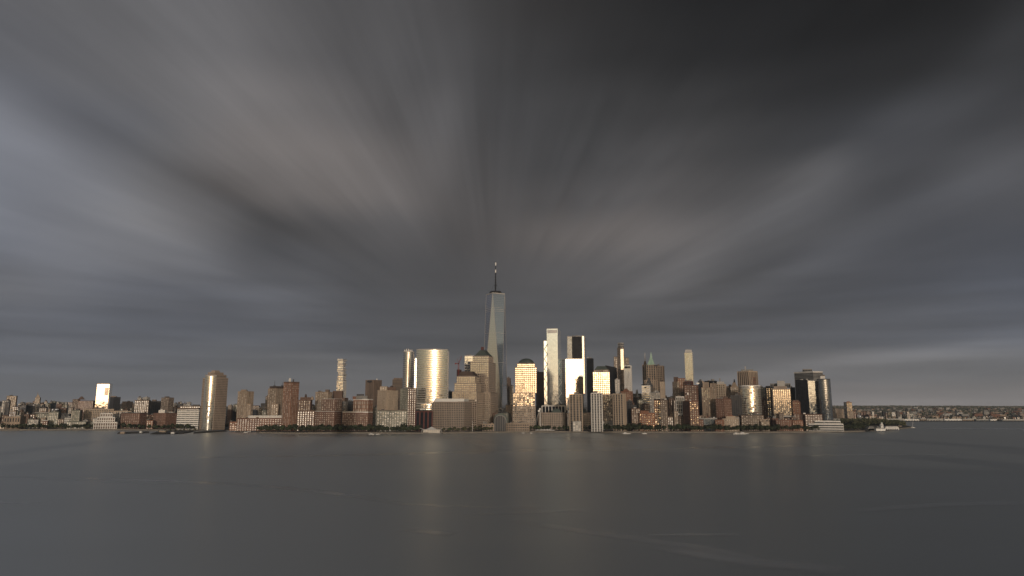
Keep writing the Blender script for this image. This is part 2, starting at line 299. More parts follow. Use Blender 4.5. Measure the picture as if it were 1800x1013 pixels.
# ------------------------------------------------------------------ facades
def ST(wallm, glassm, fh=4.0, bay=4.0, pw=1.4, bh=1.5, pd=.35, bd=.25, jit=.5, core=None, par=2.0):
    return dict(w=wallm, g=glassm, fh=fh, bay=bay, pw=pw, bh=bh, pd=pd, bd=bd, jit=jit, core=core or wallm, par=par)
def facade(o, P, z0, z1, s, cam_xy=Vector((0, 0))):
    win, pier, band = MB(), MB(), MB(); n = len(P); top = z1 - s['par']
    if top - z0 < 2: return
    nf = max(1, round((top - z0) / s['fh'])); fh = (top - z0) / nf
    rnd = random.Random(len(P) * 1000 + int(z1 * 10))
    for k in range(n):
        a, b = Vector(P[k]), Vector(P[(k + 1) % n]); e = b - a; ln = e.length
        if ln < 1: continue
        u = e / ln; nr = Vector((u.y, -u.x)); mid = (a + b) / 2
        if nr.dot((cam_xy - mid).normalized()) < -.12: continue
        short = ln < s['bay'] * 1.5
        nb = max(1, round(ln / s['bay'])); bw = ln / nb; pw = min(s['pw'], bw * .8); bh = min(s['bh'], fh * .85)
        def pt(t, off, z): q = a + u * t + nr * off; return (q.x, q.y, z)
        for j in range(nf):
            zb = z0 + j * fh + bh * .5; zt = z0 + (j + 1) * fh - bh * .5
            for i in range(nb):
                t0 = i * bw + pw / 2 - .04; t1 = (i + 1) * bw - pw / 2 + .04; w = t1 - t0
                hx = math.tan(R(rnd.gauss(0, s['jit']))) * w / 2; hz_ = math.tan(R(rnd.gauss(0, s['jit']))) * (zt - zb) / 2
                hx = max(-.1, min(.1, hx)); hz_ = max(-.1, min(.1, hz_))
                win.quad(pt(t0, .21 + hx + hz_, zb - .03), pt(t1, .21 - hx + hz_, zb - .03), pt(t1, .21 - hx - hz_, zt + .03), pt(t0, .21 + hx - hz_, zt + .03))
        if s['pw'] > 0:
            off = s['pd'] + .2
            for i in range(nb + 1):
                t0, t1 = max(0, i * bw - pw / 2), min(ln, i * bw + pw / 2)
                if short and i == nb: continue
                pier.quad(pt(t0, off, z0), pt(t1, off, z0), pt(t1, off, z1 - .3), pt(t0, off, z1 - .3))
                pier.quad(pt(t0, 0, z0), pt(t0, off, z0), pt(t0, off, z1 - .3), pt(t0, 0, z1 - .3)); pier.quad(pt(t1, off, z0), pt(t1, 0, z0), pt(t1, 0, z1 - .3), pt(t1, off, z1 - .3))
                pier.quad(pt(t0, off, z1 - .3), pt(t1, off, z1 - .3), pt(t1, 0, z1 - .3), pt(t0, 0, z1 - .3))
        if s['bh'] > 0:
            off = s['bd'] + .2
            for j in range(nf + 1):
                zc = z0 + j * fh; zb, zt = max(z0, zc - bh / 2), zc + bh / 2
                if j == nf: zt = z1 + .05
                band.quad(pt(0, off, zb), pt(ln, off, zb), pt(ln, off, zt), pt(0, off, zt))
                band.quad(pt(0, off, zt), pt(ln, off, zt), pt(ln, 0, zt), pt(0, 0, zt)); band.quad(pt(0, 0, zb), pt(ln, 0, zb), pt(ln, off, zb), pt(0, off, zb))
    if win.f: win.build('window', s['g'], o, 'stuff')
    if pier.f: pier.build('pier', s['w'], o, 'stuff')
    if band.f: band.build('spandrel', s['w'], o, 'stuff')
def volume(root, name, P, z0, z1, s):
    if s['g'] in (g_win, g_dark) and s['bay'] < 6.2:
        rv = random.Random(int(abs(P[0][0]) * 13 + z1)); s = dict(s); s['bay'] *= rv.uniform(.85, 1.3); s['fh'] *= rv.uniform(.9, 1.18); s['pw'] *= rv.uniform(.8, 1.25); s['bh'] *= rv.uniform(.8, 1.2)
    m = MB(); m.prism(P, z0, z1); o = m.build(name, s['core'], root)
    facade(o, P, z0, z1, s); return o
GZ = 3.0
def poly_of(v, D):
    if 'arc' in v: return arc_poly(v['x'][0], v['x'][-1], v['t'], D, v['arc'], v.get('dep', 20), v.get('seg', 18))
    x = v['x']; x = (x[0], x[1], x[1]) if len(x) == 2 else x
    return corner_poly(*x, v['t'], D, v.get('yaw'), v.get('a', .8), v.get('dep'))
def V(n, x, t, s, **k): return dict(n=n, x=x, t=t, s=s, **k)
HERO = []
NAMEC = {}
def B(name, label, D, vols, ref=None, cat='building', group=None, roof=0, tank=False):
    first = poly_of(vols[0], D + vols[0].get('dD', 0)); c = cen(first)
    root = thing(name, label, cat, (c.x, c.y, GZ), group, (vols[0]['x'][0] + vols[0]['x'][-1]) / 2, D, ref)
    info = []
    for v in vols:
        Dv = D + v.get('dD', 0); P = poly_of(v, Dv) if 'P' not in v else v['P']
        z0 = GZ if v.get('b') is None else zat(v['b'], Dv); z1 = zat(v['t'], Dv)
        kind = v.get('k', 'vol')
        if kind == 'vol': volume(root, v['n'], P, z0, z1, v['s'])
        elif kind == 'frus':
            m = MB(); m.prism(P, z0, z1, scalep(P, v.get('f', .5))); m.build(v['n'], v['s'], root)
        elif kind == 'dome':
            cc = cen(P); r = (Vector(P[0]) - Vector(P[1])).length * .5; m = MB(); h = z1 - z0
            m.rev(cc, [(r * math.cos(R(t)), z0 + h * math.sin(R(t))) for t in (0, 15, 30, 45, 60, 75, 86)], 20); m.build(v['n'], v['s'], root, smooth=True)
        elif kind == 'plain':
            m = MB(); m.prism(P, z0, z1); m.build(v['n'], v['s'], root)
        info.append((P, z0, z1)); HERO.append((v['x'][0], v['x'][-1], v['t'], Dv))
    P, z0, z1 = info[roof if roof >= 0 else 0]
    if roof >= 0:
        rr = random.Random(int(P[0][0] * 7 + z1)); c = cen(P)
        for q in range(rr.choice((1, 2, 2, 3))):
            m = MB(); sx = (Vector(P[0]) - Vector(P[1])).length
            if q == 0 and rr.random() < .5: m.tube((c.x + rr.uniform(-4, 4), c.y, z1), (c.x + rr.uniform(-4, 4), c.y, z1 + rr.uniform(6, 13)), .35, .15, 5); m.build('roof_antenna', dgrey, root); m = MB()
            m.box((c.x + rr.uniform(-.25, .25) * sx, c.y + rr.uniform(-2, 4), z1 - .1), (sx * rr.uniform(.12, .34), 6, rr.uniform(2, 5.5))); m.build('roof_plant', rr.choice((grey, lgrey, roofm, brown)), root)
    if roof == -1 and vols[-1].get('k', 'vol') in ('vol', 'plain') and len(info[-1][0]) == 4 and D < 2300:
        P, z0, z1 = info[0] if vols[0].get('k', 'vol') == 'vol' and len(info[0][0]) == 4 else info[-1]; rr = random.Random(int(P[0][0] * 5 + z1)); A_, B_, C_ = Vector(P[0]), Vector(P[1]), Vector(P[2])
        for q in range(3):
            c = A_.lerp(B_, rr.uniform(.15, .85)) + (C_ - B_) * rr.uniform(.15, .6); m = MB(); m.box((c.x, c.y, z1 - .1), (rr.uniform(3, 8), 4, rr.uniform(1.6, 4))); m.build('roof_plant', rr.choice((grey, lgrey, roofm, brown)), root)
    if tank: water_tank(root, cen(P), z1)
    return root
def water_tank(root, c, z):
    m = MB(); m.rev(c, [(2.1, z + 3), (2.1, z + 7), (.1, z + 8.6)], 8); t = m.build('water_tank', wood, root)
    m = MB()
    for x, y in ((-1.4, -1.4), (1.4, -1.4), (1.4, 1.4), (-1.4, 1.4)): m.tube((c.x + x, c.y + y, z), (c.x + x, c.y + y, z + 3.1), .2, n=4)
    m.build('tank_stand', wood, t, 'stuff')
# ------------------------------------------------------------------ the setting: water, land, far hills
def water_mat():
    m, n, l, p = nodes_of('river_water')
    p.inputs['Base Color'].default_value = (.535, .56, .55, 1); p.inputs['IOR'].default_value = 2.0; p.inputs['Metallic'].default_value = .62
    tcn = n.new('ShaderNodeTexCoord'); mp = n.new('ShaderNodeMapping'); mp.inputs['Scale'].default_value = (.35, 1, 1); l.new(tcn.outputs['Object'], mp.inputs[0])
    a = n.new('ShaderNodeTexNoise'); a.inputs['Scale'].default_value = .012; a.inputs['Detail'].default_value = 5; l.new(mp.outputs[0], a.inputs['Vector'])
    r = n.new('ShaderNodeMapRange'); r.inputs[3].default_value = .34; r.inputs[4].default_value = .42; l.new(a.outputs['Fac'], r.inputs[0]); l.new(r.outputs[0], p.inputs['Roughness'])
    b = n.new('ShaderNodeTexNoise'); b.inputs['Scale'].default_value = .08; b.inputs['Detail'].default_value = 3; l.new(tcn.outputs['Object'], b.inputs['Vector'])
    bp = n.new('ShaderNodeBump'); bp.inputs['Strength'].default_value = .06; bp.inputs['Distance'].default_value = 1.0; l.new(b.outputs['Fac'], bp.inputs['Height']); l.new(bp.outputs[0], p.inputs['Normal'])
    return m
def struct(o): o['kind'] = 'structure'; return o
w = MB(); S = 60000; w.quad((-S, -4000, 0), (S, -4000, 0), (S, S, 0), (-S, S, 0)); struct(w.build('water', water_mat()))
park = wall('park_ground', (.07, .075, .045), streaky=False); paving = wall('paving', (.075, .072, .066), streaky=False)
def land(name, pts, back, z=GZ, mat=paving):
    P = [on_water(x, y) for x, y in pts]; P = [(p.x, p.y) for p in P]; m = MB(); poly = P + back
    m.prism(poly, -2, z); o = struct(m.build(name, mat))
    wm = MB()
    for a, b in zip(P, P[1:]):
        a, b = Vector(a), Vector(b); u = (b - a).normalized(); nr = Vector((u.y, -u.x)) * 1.0
        wm.prism([tuple(a + nr), tuple(b + nr), tuple(b - nr), tuple(a - nr)], -1.5, z + .35)
    struct(wm.build('seawall', stonewall)); return o
SHORE = [(-260, 757.6), (0, 757), (120, 756.6), (200, 756.2), (330, 758), (350, 757), (400, 756), (448, 756), (456, 762), (520, 763), (600, 762.2), (740, 763), (840, 761.5), (905, 760.5), (1000, 760.5),
         (1080, 761), (1200, 761.3), (1330, 761.5), (1450, 760.5), (1515, 759.4), (1530, 758), (1560, 757.5), (1585, 754.5), (1603, 752.2), (1590, 749.5)]
land('riverside_ground', SHORE, [(on_water(1500, 747).x, on_water(1500, 747).y), (1150, 3400), (-4600, 5200), (-3400, 2400)])
ISL = [(1440, 748.6), (1500, 750), (1560, 750.3), (1588, 749), (1593, 747), (1586, 745)]
land('island_ground', ISL, [tuple(on_water(1540, 744.3).xy), tuple(on_water(1440, 744.3).xy)], mat=park)
FAR = [(1380, 741.5), (1500, 741.2), (1600, 741), (1700, 740.6), (1800, 740.4), (2100, 740)]
# far ground beyond the harbour: a sheet that climbs to a low wooded ridge
def ridge(x, y):
    t = max(0, min(1, (y - 3300) / 4200)); t = t * t * (3 - 2 * t)
    n1 = mnoise.noise(Vector((x / 1500, y / 1500, 0))); n2 = mnoise.noise(Vector((x / 320, y / 320, 3)))
    return 3 + t * (53 + 12 * n1) + 5 * n2 * t
gm = MB(); nx, ny = 90, 34; i0 = 0
hills = wall('far_woods_and_streets', (.060, .066, .052), var=.5, scale=.01, streaky=False)
for j in range(ny + 1):
    for i in range(nx + 1):
        y = 2960 + (j / ny) ** 1.5 * 9000; x = (-6200 + 13600 * i / nx) * (y / 7000 * .85 + .15); 
        if j == 0: x = 1150 + 3200 * i / nx; y = dist(741.2 - .5 * i / nx)
        elif y < 4200: x = max(x, 1150 - (y - 2960) * 2)
        gm.v.append((x, y, ridge(x, y) if j else 2.5))
for j in range(ny):
    for i in range(nx): a = j * (nx + 1) + i; gm.f.append((a, a + 1, a + nx + 2, a + nx + 1))
struct(gm.build('far_hills', hills))
# bank behind and under the viewpoint
bm_ = MB(); bm_.prism([(-1500, -3500), (1500, -3500), (1500, -60), (-1500, -60)], -2, 3); struct(bm_.build('near_bank', paving))

# wakes left by boats
def wake_mat():
    m, n, l, p = nodes_of('wake_foam'); p.inputs['Base Color'].default_value = (.92, .92, .90, 1); p.inputs['Metallic'].default_value = .6; p.inputs['Roughness'].default_value = .24
    g = n.new('ShaderNodeTexCoord'); s = n.new('ShaderNodeSeparateXYZ'); l.new(g.outputs['UV'], s.inputs[0])
    def M(op, a, b=None):
        q = n.new('ShaderNodeMath'); q.operation = op
        for i, v in enumerate((a, b)):
            if v is None: continue
            if isinstance(v, bpy.types.NodeSocket): l.new(v, q.inputs[i])
            else: q.inputs[i].default_value = v
        return q.outputs[0]
    v = M('MULTIPLY', M('MULTIPLY', s.outputs[1], M('SUBTRACT', 1.0, s.outputs[1])), 4)
    uu = M('MULTIPLY', M('MULTIPLY', s.outputs[0], M('SUBTRACT', 1.0, s.outputs[0])), 4); uu = M('POWER', uu, .6)
    mp = n.new('ShaderNodeMapping'); mp.inputs['Scale'].default_value = (.0025, .03, .02); l.new(g.outputs['Object'], mp.inputs[0])
    no = n.new('ShaderNodeTexNoise'); no.inputs['Scale'].default_value = 1; no.inputs['Detail'].default_value = 3; l.new(mp.outputs[0], no.inputs['Vector'])
    nn = n.new('ShaderNodeMapRange'); nn.inputs[1].default_value = .10; nn.inputs[2].default_value = .75; l.new(no.outputs['Fac'], nn.inputs[0])
    att = n.new('ShaderNodeObjectInfo')
    al = M('MULTIPLY', M('MULTIPLY', M('POWER', v, 1.5), uu), M('MULTIPLY', nn.outputs[0], M('MINIMUM', M('MULTIPLY', att.outputs['Alpha'], 2.8), 1.0)))
    l.new(al, p.inputs['Alpha']); return m
WM = wake_mat()
def wake(pts, wid, alpha, z):
    P = [on_water(x, y) for x, y in pts]; Q = []
    for k in range(len(P) - 1):                              # Catmull-Rom
        p0, p1, p2, p3 = P[max(k - 1, 0)], P[k], P[k + 1], P[min(k + 2, len(P) - 1)]
        for t in [i / 10 for i in range(10)]:
            Q.append(.5 * ((2 * p1) + (p2 - p0) * t + (2 * p0 - 5 * p1 + 4 * p2 - p3) * t * t + (3 * p1 - p0 - 3 * p2 + p3) * t ** 3))
    Q.append(P[-1]); vs, fs, uv = [], [], []
    for k, q in enumerate(Q):
        d = (Q[min(k + 1, len(Q) - 1)] - Q[max(k - 1, 0)]).normalized(); nr = Vector((-d.y, d.x, 0)); w_ = wid * .9 * (q.y ** 2) / 76800 * (.6 + .4 * k / len(Q))
        for e in (-1, 1): vs.append((q.x + nr.x * w_ * e, q.y + nr.y * w_ * e, z)); uv.append((k / (len(Q) - 1), (e + 1) / 2))
        if k: fs.append((2 * k - 2, 2 * k, 2 * k + 1, 2 * k - 1))
    me = bpy.data.meshes.new('wake'); me.from_pydata(vs, [], fs); ul = me.uv_layers.new()
    for lp in me.loops: ul.data[lp.index].uv = uv[lp.vertex_index]
    me.materials.append(WM); o = bpy.data.objects.new('wake', me); COL.objects.link(o); o.color = (1, 1, 1, alpha); struct(o); return o
for k, (pts, wd, al) in enumerate([
    ([(-40, 838), (150, 841), (330, 847), (500, 858), (620, 872), (720, 888)], 3.0, .40), ([(60, 841), (260, 850), (420, 852), (600, 866)], 2.5, .25), ([(600, 868), (680, 882), (800, 890), (960, 893)], 3, .16),
    ([(-60, 885), (70, 884)], 3, .45), ([(250, 806), (450, 803), (640, 800), (860, 793), (1060, 789)], 3, .22), ([(770, 765), (830, 773), (856, 782), (850, 792), (820, 800)], 3, .22),
    ([(960, 768), (1020, 772), (1062, 781), (1072, 790)], 4, .20), ([(900, 794), (1150, 790), (1330, 785), (1560, 782)], 2.5, .22), ([(455, 766.5), (560, 766), (640, 766), (710, 765)], 3, .8),
    ([(900, 915), (1000, 930), (1120, 948), (1220, 962), (1330, 985), (1440, 1012)], 8, .22), ([(1150, 960), (1230, 975), (1330, 990), (1500, 1000)], 12, .25), ([(1140, 941), (1300, 940)], 4, .25),
    ([(700, 930), (800, 940)], 6, .25), ([(1270, 992), (1400, 996), (1480, 1006)], 14, .22), ([(1604, 752.8), (1700, 753.6), (1820, 755), (1950, 757)], 3, .9), ([(1380, 803), (1500, 800), (1680, 799)], 2.5, .22), ([(1500, 900), (1650, 888), (1830, 884)], 6, .15), ([(830, 906), (960, 900), (1030, 898)], 4, .15)]):
    wake(pts, wd, al, .02 + .01 * k)
# ------------------------------------------------------------------ facade styles
s_brick = ST(brick, g_win, 4.4, 5.2, 3.1, 2.2); s_brick2 = ST(brick2, g_win, 4.2, 5.0, 2.8, 2.2); s_brick3 = ST(brick3, g_win, 4.2, 4.8, 2.6, 2.1, jit=1.2)
s_tan = ST(tan, g_win, 4.2, 4.6, 2.5, 2.0); s_beige = ST(beige, g_win, 4.4, 5.0, 2.6, 2.0); s_brown = ST(brown, g_win, 4.2, 4.6, 2.4, 2.0); s_grey = ST(grey, g_win, 4.2, 4.8, 2.2, 2.0)
s_lgrey = ST(lgrey, g_win, 4.2, 4.8, 2.0, 1.9); s_green = ST(greeng, g_win, 4.2, 4.6, 2.0, 2.0, jit=1.2); s_dark = ST(dgrey, g_dark, 4.4, 5, 1.2, 1.4); s_white = ST(white, g_win, 4.6, 5.4, 1.9, 1.9)
s_vtan = ST(tan, g_win, 4.2, 6.5, 3.4, 1.1, pd=.9); s_vbrown = ST(brown, g_dark, 4.2, 6.5, 3.2, .9, pd=.9); s_vwhite = ST(beige, g_dark, 4.0, 6.0, 2.9, .8, pd=.9, bd=.1)
s_stone = ST(tan, g_dark, 5, 5.2, 3.0, 1.5, pd=.8)
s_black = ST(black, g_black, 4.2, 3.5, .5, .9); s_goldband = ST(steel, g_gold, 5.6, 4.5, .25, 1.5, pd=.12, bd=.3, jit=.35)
s_wfc = ST(granite, g_gold, 4.9, 4.9, 1.5, 1.7, jit=.22); s_wfc_lo = ST(granite, g_office, 4.9, 4.9, 2.0, 2.1, jit=.9)
s_mirror = ST(steel, g_mirror, 6, 5, .16, .2, pd=.05, bd=.06, jit=.03, par=.8); s_pale = ST(steel, g_pale, 6, 5, .18, .25, pd=.05, bd=.06, jit=.07, par=1); s_bluec = ST(dgrey, g_blue, 5, 5, .3, .8, jit=.3)
s_silver = ST(steel, g_grey, 5, 4, .3, .7, jit=.3); s_brownplain = ST(brown, g_dark, 40, 7, 5.6, 2.0, pd=.6)
s_goldpier = ST(beige, g_gold, 4.6, 4.6, 1.7, 1.0, pd=.8, jit=.25); s_pallid = ST(lgrey, g_dark, 4.6, 7.0, 3.4, 0.9, pd=1.1); s_goldbrick = ST(brick2, g_gold, 4.6, 5.2, 2.2, 2.0, jit=.8)

T, SB, PD, CR, PH, WG = 'tower_shaft', 'setback', 'podium', 'crown', 'penthouse', 'wing'
# ---------------------------------------------------------------- far left shore
B('office_tower', 'dark slender tower behind the tan windowless block at the picture edge', 2250, [V(T, (4, 16, 19), 704, s_grey), V(WG, (0, 5, 9), 714, s_grey)], 'the dark slender edge tower')
B('office_tower', 'very dark glass slab just before the warm brown tower', 2150, [V(T, (9, 17, 18), 707, s_dark)], 'the very dark glass slab')
B('office_tower', 'warm brown flat-topped tower lit near its upper left corner', 2500, [V(T, (12, 29, 31), 696, s_tan)], 'the warm brown flat-topped tower')
B('vent_building', 'tan windowless waterside block with a raised square centre', 1890, [V(PD, (8, 36, 46), 732, ST(tan, g_dark, 14, 6, 3.6, 5)), V(SB, (17, 28, 30), 722, ST(tan, g_dark, 8, 4, 2.2, 2), dD=6, b=733)], 'the tan windowless block')
B('low_warehouse', 'pale low shed at the far end of the shore', 1880, [V(PD, (-14, 8, 10), 746, s_beige)], 'the pale low shed', roof=-1)
B('spired_tower', 'distant cream tower with stepped cupola and little spire', 2900, [V(T, (60, 70, 72), 708, ST(beige, g_win, 5, 5, 3, 2)), V(SB, (62, 70, 72), 699, ST(beige, g_win, 5, 5, 3, 2), dD=6, b=708), V('cupola', (63, 71), 694, beige, k='frus', f=.25, b=699, dD=8), V('spire', (66.6, 67.6), 689, beige, k='frus', f=.3, b=695, dD=14)], 'the cream cupola tower', roof=-1)
for x, t, st, D, nm, ad in ((32, 712, s_dark, 2300, (32, 46, 48), 'broad dark block between the warm brown tower and the cupola tower'), (48, 710, s_dark, 2350, (48, 61, 63), 'dark square block in front of the cream cupola tower'),
    (62, 711, s_grey, 2320, (62, 66, 71), 'grey narrow block at the foot of the cream cupola tower'), (70, 717, s_brown, 2250, (69, 82, 84), 'dull brown block behind the flat canopy building')):
    B('office_block', ad, D, [V(T, nm, t, st)], 'the ' + ' '.join(ad.split()[:3]))
B('canopy_building', 'green-grey low building under a thin pale flat roof', 2020, [V(PD, (62, 86, 88), 727, s_green), V('flat_roof', (61, 87, 89), 725, lgrey, k='plain', b=726.2, dD=-3)], 'the flat canopy building', roof=-1)
B('apartment_block', 'small red house-like block with white roof edge on the shore', 1895, [V(PD, (74, 84, 85.5), 740, s_brick), V('cornice', (73.8, 84.2, 86), 739, white, k='plain', b=740, dD=-1)], 'the small red block', roof=-1)
B('apartment_block', 'pale green apartment block with rows of square windows', 1930, [V(T, (86, 103, 107), 724, s_green)], 'the pale green apartment block')
B('apartment_block', 'stepped blue-grey housing block, tallest at its centre', 1915, [V(T, (126, 141, 145), 721, s_green), V(WG, (118, 151, 154), 741, s_green, dD=-12)], 'the stepped blue-grey block')
B('apartment_block', 'darker blue-grey block beside the stepped one', 1950, [V(T, (108, 122, 125), 727, s_dark)], 'the darker blue-grey block')
B('brick_tower', 'distant reddish building with a small peaked roof', 2700, [V(T, (128, 138, 141), 702, s_brick2), V(WG, (138, 164, 168), 704.5, s_brick, dD=8), V('peaked_roof', (137, 150), 697, brick2, k='frus', f=.15, b=702.5, dD=6)], 'the peaked reddish building', roof=-1)
B('glass_tower', 'bright white mirror-glass block with dark notch on the far left shore', 2300, [V(T, (171, 193, 198), 675, s_mirror, yaw=-17), V('dark_notch', (184.5, 191.5), 682, g_grey, k='plain', b=695, dD=-.9, dep=2)], 'the white mirror-glass block')
B('office_tower', 'tan and charcoal tower beside the white mirror-glass block', 2200, [V(T, (194, 200, 212), 698, ST(dgrey, g_dark, 4, 3.5, 1.5, .5), a=.7), V(CR, (194.5, 204), 696.5, tan, k='plain', b=698, dD=3)], 'the tan and charcoal tower', roof=-1)
B('apartment_tower', 'hazy brown-grey slab to the east of the tan and charcoal tower', 2500, [V(T, (215, 222, 234), 706, s_brown)], 'the hazy brown-grey slab')
B('pier_building', 'long cream gallery building with two rows of square windows', 2010, [V(PD, (148, 200, 203), 719, ST(beige, g_dark, 5, 5, 2, 2)), V(WG, (200, 231, 236), 722.5, ST(beige, g_dark, 5, 5, 2, 2), dD=4)], 'the long cream gallery')
B('vent_building', 'white stepped tower with tall arched openings and brick infill', 1890, [V(T, (177, 198), 726, ST(white, brick2, 9, 5.5, 2.6, 2.4), dep=14), V(WG, (171, 202), 733, ST(white, brick2, 8, 5, 2.2, 2.2), dD=-2.5, dep=20), V(PD, (165, 206), 742, ST(white, brick2, 7, 5.5, 2.2, 2.0), dD=-5, dep=24)], 'the white stepped vent tower', roof=-1)
B('apartment_block', 'grey slab tucked behind the white stepped vent tower', 1935, [V(T, (199, 211, 214), 728, s_grey)], 'the grey tucked slab')
B('brick_block', 'rosy brick block with regular windows and grey roof lines', 1905, [V(T, (213, 246, 258), 727, s_brick, a=.5), V('roof_deck', (212.5, 246, 258), 725.5, roofm, k='plain', b=727, dD=2, a=.5)], 'the rosy brick block')
B('brick_block', 'small plain red brick cube beside the dark red block', 1880, [V(PD, (258, 269, 271), 739, s_brick3)], 'the small red cube', roof=-1)
B('brick_block', 'dark red brick block with a pale stepped roof house', 1900, [V(T, (270, 292, 313), 727, s_brick, a=.9), V('cornice', (269.6, 292, 313.5), 726.2, brick2, k='plain', b=727.2, dD=-.8, a=.9), V('roof_house', (279, 290, 294), 721, white, k='plain', b=727, dD=12), V('roof_house', (282, 286), 719, white, k='plain', b=721, dD=14)], 'the dark red block', roof=-1)
B('brick_block', 'brown brick warehouse top showing over the dark red block', 2150, [V(T, (237, 262, 265), 703.5, s_brown)], 'the brown warehouse top')
for q, (a, b, c, t) in enumerate(((242, 248, 250, 699), (251, 259, 264, 698.5))):
    B('apartment_tower', ('narrow', 'broad')[q] + ' white-fronted tower with dark flank, one of a distant pair', 2300, [V(T, (a, b, c), t, s_lgrey)], ('the narrow', 'the broad')[q] + ' white-fronted tower', group='distant pair of white-fronted towers')
B('apartment_tower', 'brown square tower with a charcoal flank above the dark red block', 2240, [V(T, (284, 297, 306), 699, s_brown), V(PH, (292, 296, 298), 697, dgrey, k='plain', b=699, dD=5)], 'the brown square tower', roof=-1)
B('office_block', 'flat dark roofed block left of the brown square tower', 2260, [V(T, (262, 284, 288), 705, s_dark)], 'the flat dark block')
B('banded_building', 'low building fronted with bright white horizontal glass bands', 1850, [V(T, (312, 350, 354), 720, ST(whitep, g_office, 5.2, 12, .5, 2.9, jit=.15, par=1), yaw=-6), V('roof_band', (312.5, 349, 352), 717, brown, k='plain', b=720, dD=5)], 'the white banded building')
B('office_block', 'brown low block behind the white banded building', 1950, [V(T, (317, 352, 356), 713.5, s_brown)], 'the low brown block')
# ---------------------------------------------------------------- granite bank tower
r = B('granite_tower', 'tall pink-beige tower with stepped shoulders and a glowing curved glass bay', 1790,
  [V(T, (357, 381, 401), 664, ST(granite, g_office, 4.4, 4.4, 2.1, 1.9), a=.8), V(SB, (361, 381, 398), 658.5, ST(granite, g_office, 4.4, 4.4, 2.1, 1.9), dD=3, b=666, a=.8),
   V(CR, (366, 378, 393), 654.5, ST(granite, g_office, 4.4, 4.4, 2.1, 1.9), dD=9, b=661, a=.8), V('roof_dome', (370, 378, 388), 651, granite, k='frus', f=.7, b=655, dD=13, a=.8),
   V('glass_bay', (361, 381), 660, ST(steel, g_gold, 4.4, 3.2, .3, .5, pd=.1, bd=.12, jit=.35), arc=9, dD=-6.5, dep=12, seg=12)], 'the granite bank tower', roof=-1)
B('apartment_tower', 'ribbed tan residential tower with small penthouse over the long brick school', 1800, [V(T, (419, 435, 446), 688, s_vtan, a=.8), V(PH, (424, 433, 435), 685, tan, k='plain', b=688.5, dD=7), V(WG, (434, 441, 445), 710, s_vtan, dD=-6)], 'the ribbed tan tower', roof=-1)
B('school_building', 'long low brick building with a bright white upper wall', 1765, [V(PD, (417, 500), 735, ST(brick, g_win, 5, 5, 3.5, 3.2), dep=30), V('white_wall', (436, 497), 730.5, white, k='plain', b=735.4, dD=4, dep=18)], 'the long brick school', roof=-1)
B('brick_house', 'small plain orange-red block at the end of the long brick school', 1745, [V(PD, (404, 417, 419), 741.5, s_brick3)], 'the small orange-red block', roof=-1)
r = B('apartment_tower', 'ribbed brown twin-masted tower behind the long brick school', 1830, [V(T, (472, 486, 501), 683, s_vtan, a=.9), V(CR, (474, 486, 499), 679, darkbrown, k='plain', b=683.4, dD=2.5, a=.9), V(WG, (477, 489, 491), 710, s_vtan, dD=-8)], 'the twin-masted tower', roof=-1)
for x, y in ((482.5, 669), (496, 672)):
    m = MB(); D = 1838; p = Vector((slope(x, 680) * D, D)); z = zat(680, D); m.tube((p.x, p.y, z - 1), (p.x, p.y, zat(y, D)), .8, .3); m.rev(p, [(3.2, z), (3.2, z + 3.4)], 10); m.build('antenna_mast', dgrey, r)
B('office_block', 'slim dark brown slab peeping out beside the twin-masted tower', 2100, [V(T, (467, 473, 475), 697, s_brown)], 'the slim dark brown slab')
B('apartment_tower', 'tall orange brick tower with white rooftop tanks', 1725, [V(T, (499, 513, 526), 672.5, s_brick3, a=.95), V(CR, (498.7, 513, 526.6), 671, brick2, k='plain', b=673.4, dD=-.8, a=.95), V('roof_tank', (508, 511.5), 665, white, k='plain', b=671.4, dD=12), V('roof_tank', (514.5, 517), 667, dgrey, k='plain', b=671.4, dD=12)], 'the orange brick tower', roof=-1)
B('apartment_block', 'brown brick block with domed tank roof beside the orange brick tower', 1735, [V(PD, (523, 553), 722, s_brick2, dep=30), V(T, (525, 546, 549), 703, s_brick2, dD=3), V('roof_tank', (535.5, 540), 692.5, darkbrown, k='dome', b=700, dD=9), V('roof_house', (528, 546), 698.5, brick2, k='plain', b=703.5, dD=7), V('roof_tank', (546, 552), 697, tan, k='dome', b=703, dD=9)], 'the domed-tank brick block', roof=-1)
B('apartment_tower', 'ribbed tan slab behind the brick terrace blocks', 1850, [V(T, (555, 577, 584), 689, s_vtan, a=.6), V(PH, (572, 578, 580), 685, brown, k='plain', b=689.3, dD=6)], 'the ribbed tan slab', roof=-1)
B('office_block', 'dark red slab rising behind the two-step brick block', 1900, [V(T, (576, 606, 612), 699.5, s_brick2, a=.5), V(PH, (585, 602, 604), 687.5, brick2, k='plain', b=700, dD=6)], 'the dark red slab', roof=-1)
B('apartment_block', 'two-step brick block with pale cornices, lower step in front', 1712, [V(PD, (554, 588, 600), 724, s_brick, a=.7), V(T, (566, 589, 601), 702, s_brick, dD=14, b=725, a=.7), V('cornice', (553.7, 588, 600.4), 723, lgrey, k='plain', b=724.1, dD=-.7, a=.7), V('cornice', (565.7, 589, 601.4), 701, lgrey, k='plain', b=702.1, dD=13.3, a=.7)], 'the two-step brick block', roof=-1)
B('office_block', 'grey glass block in the gap beside the two-step brick block', 1790, [V(T, (598, 608, 612), 706, s_grey)], 'the grey gap block')
B('office_block', 'unlit dark block standing behind the white-corniced brick block', 1830, [V(T, (610, 622, 624), 705, s_dark)], 'the unlit dark block')
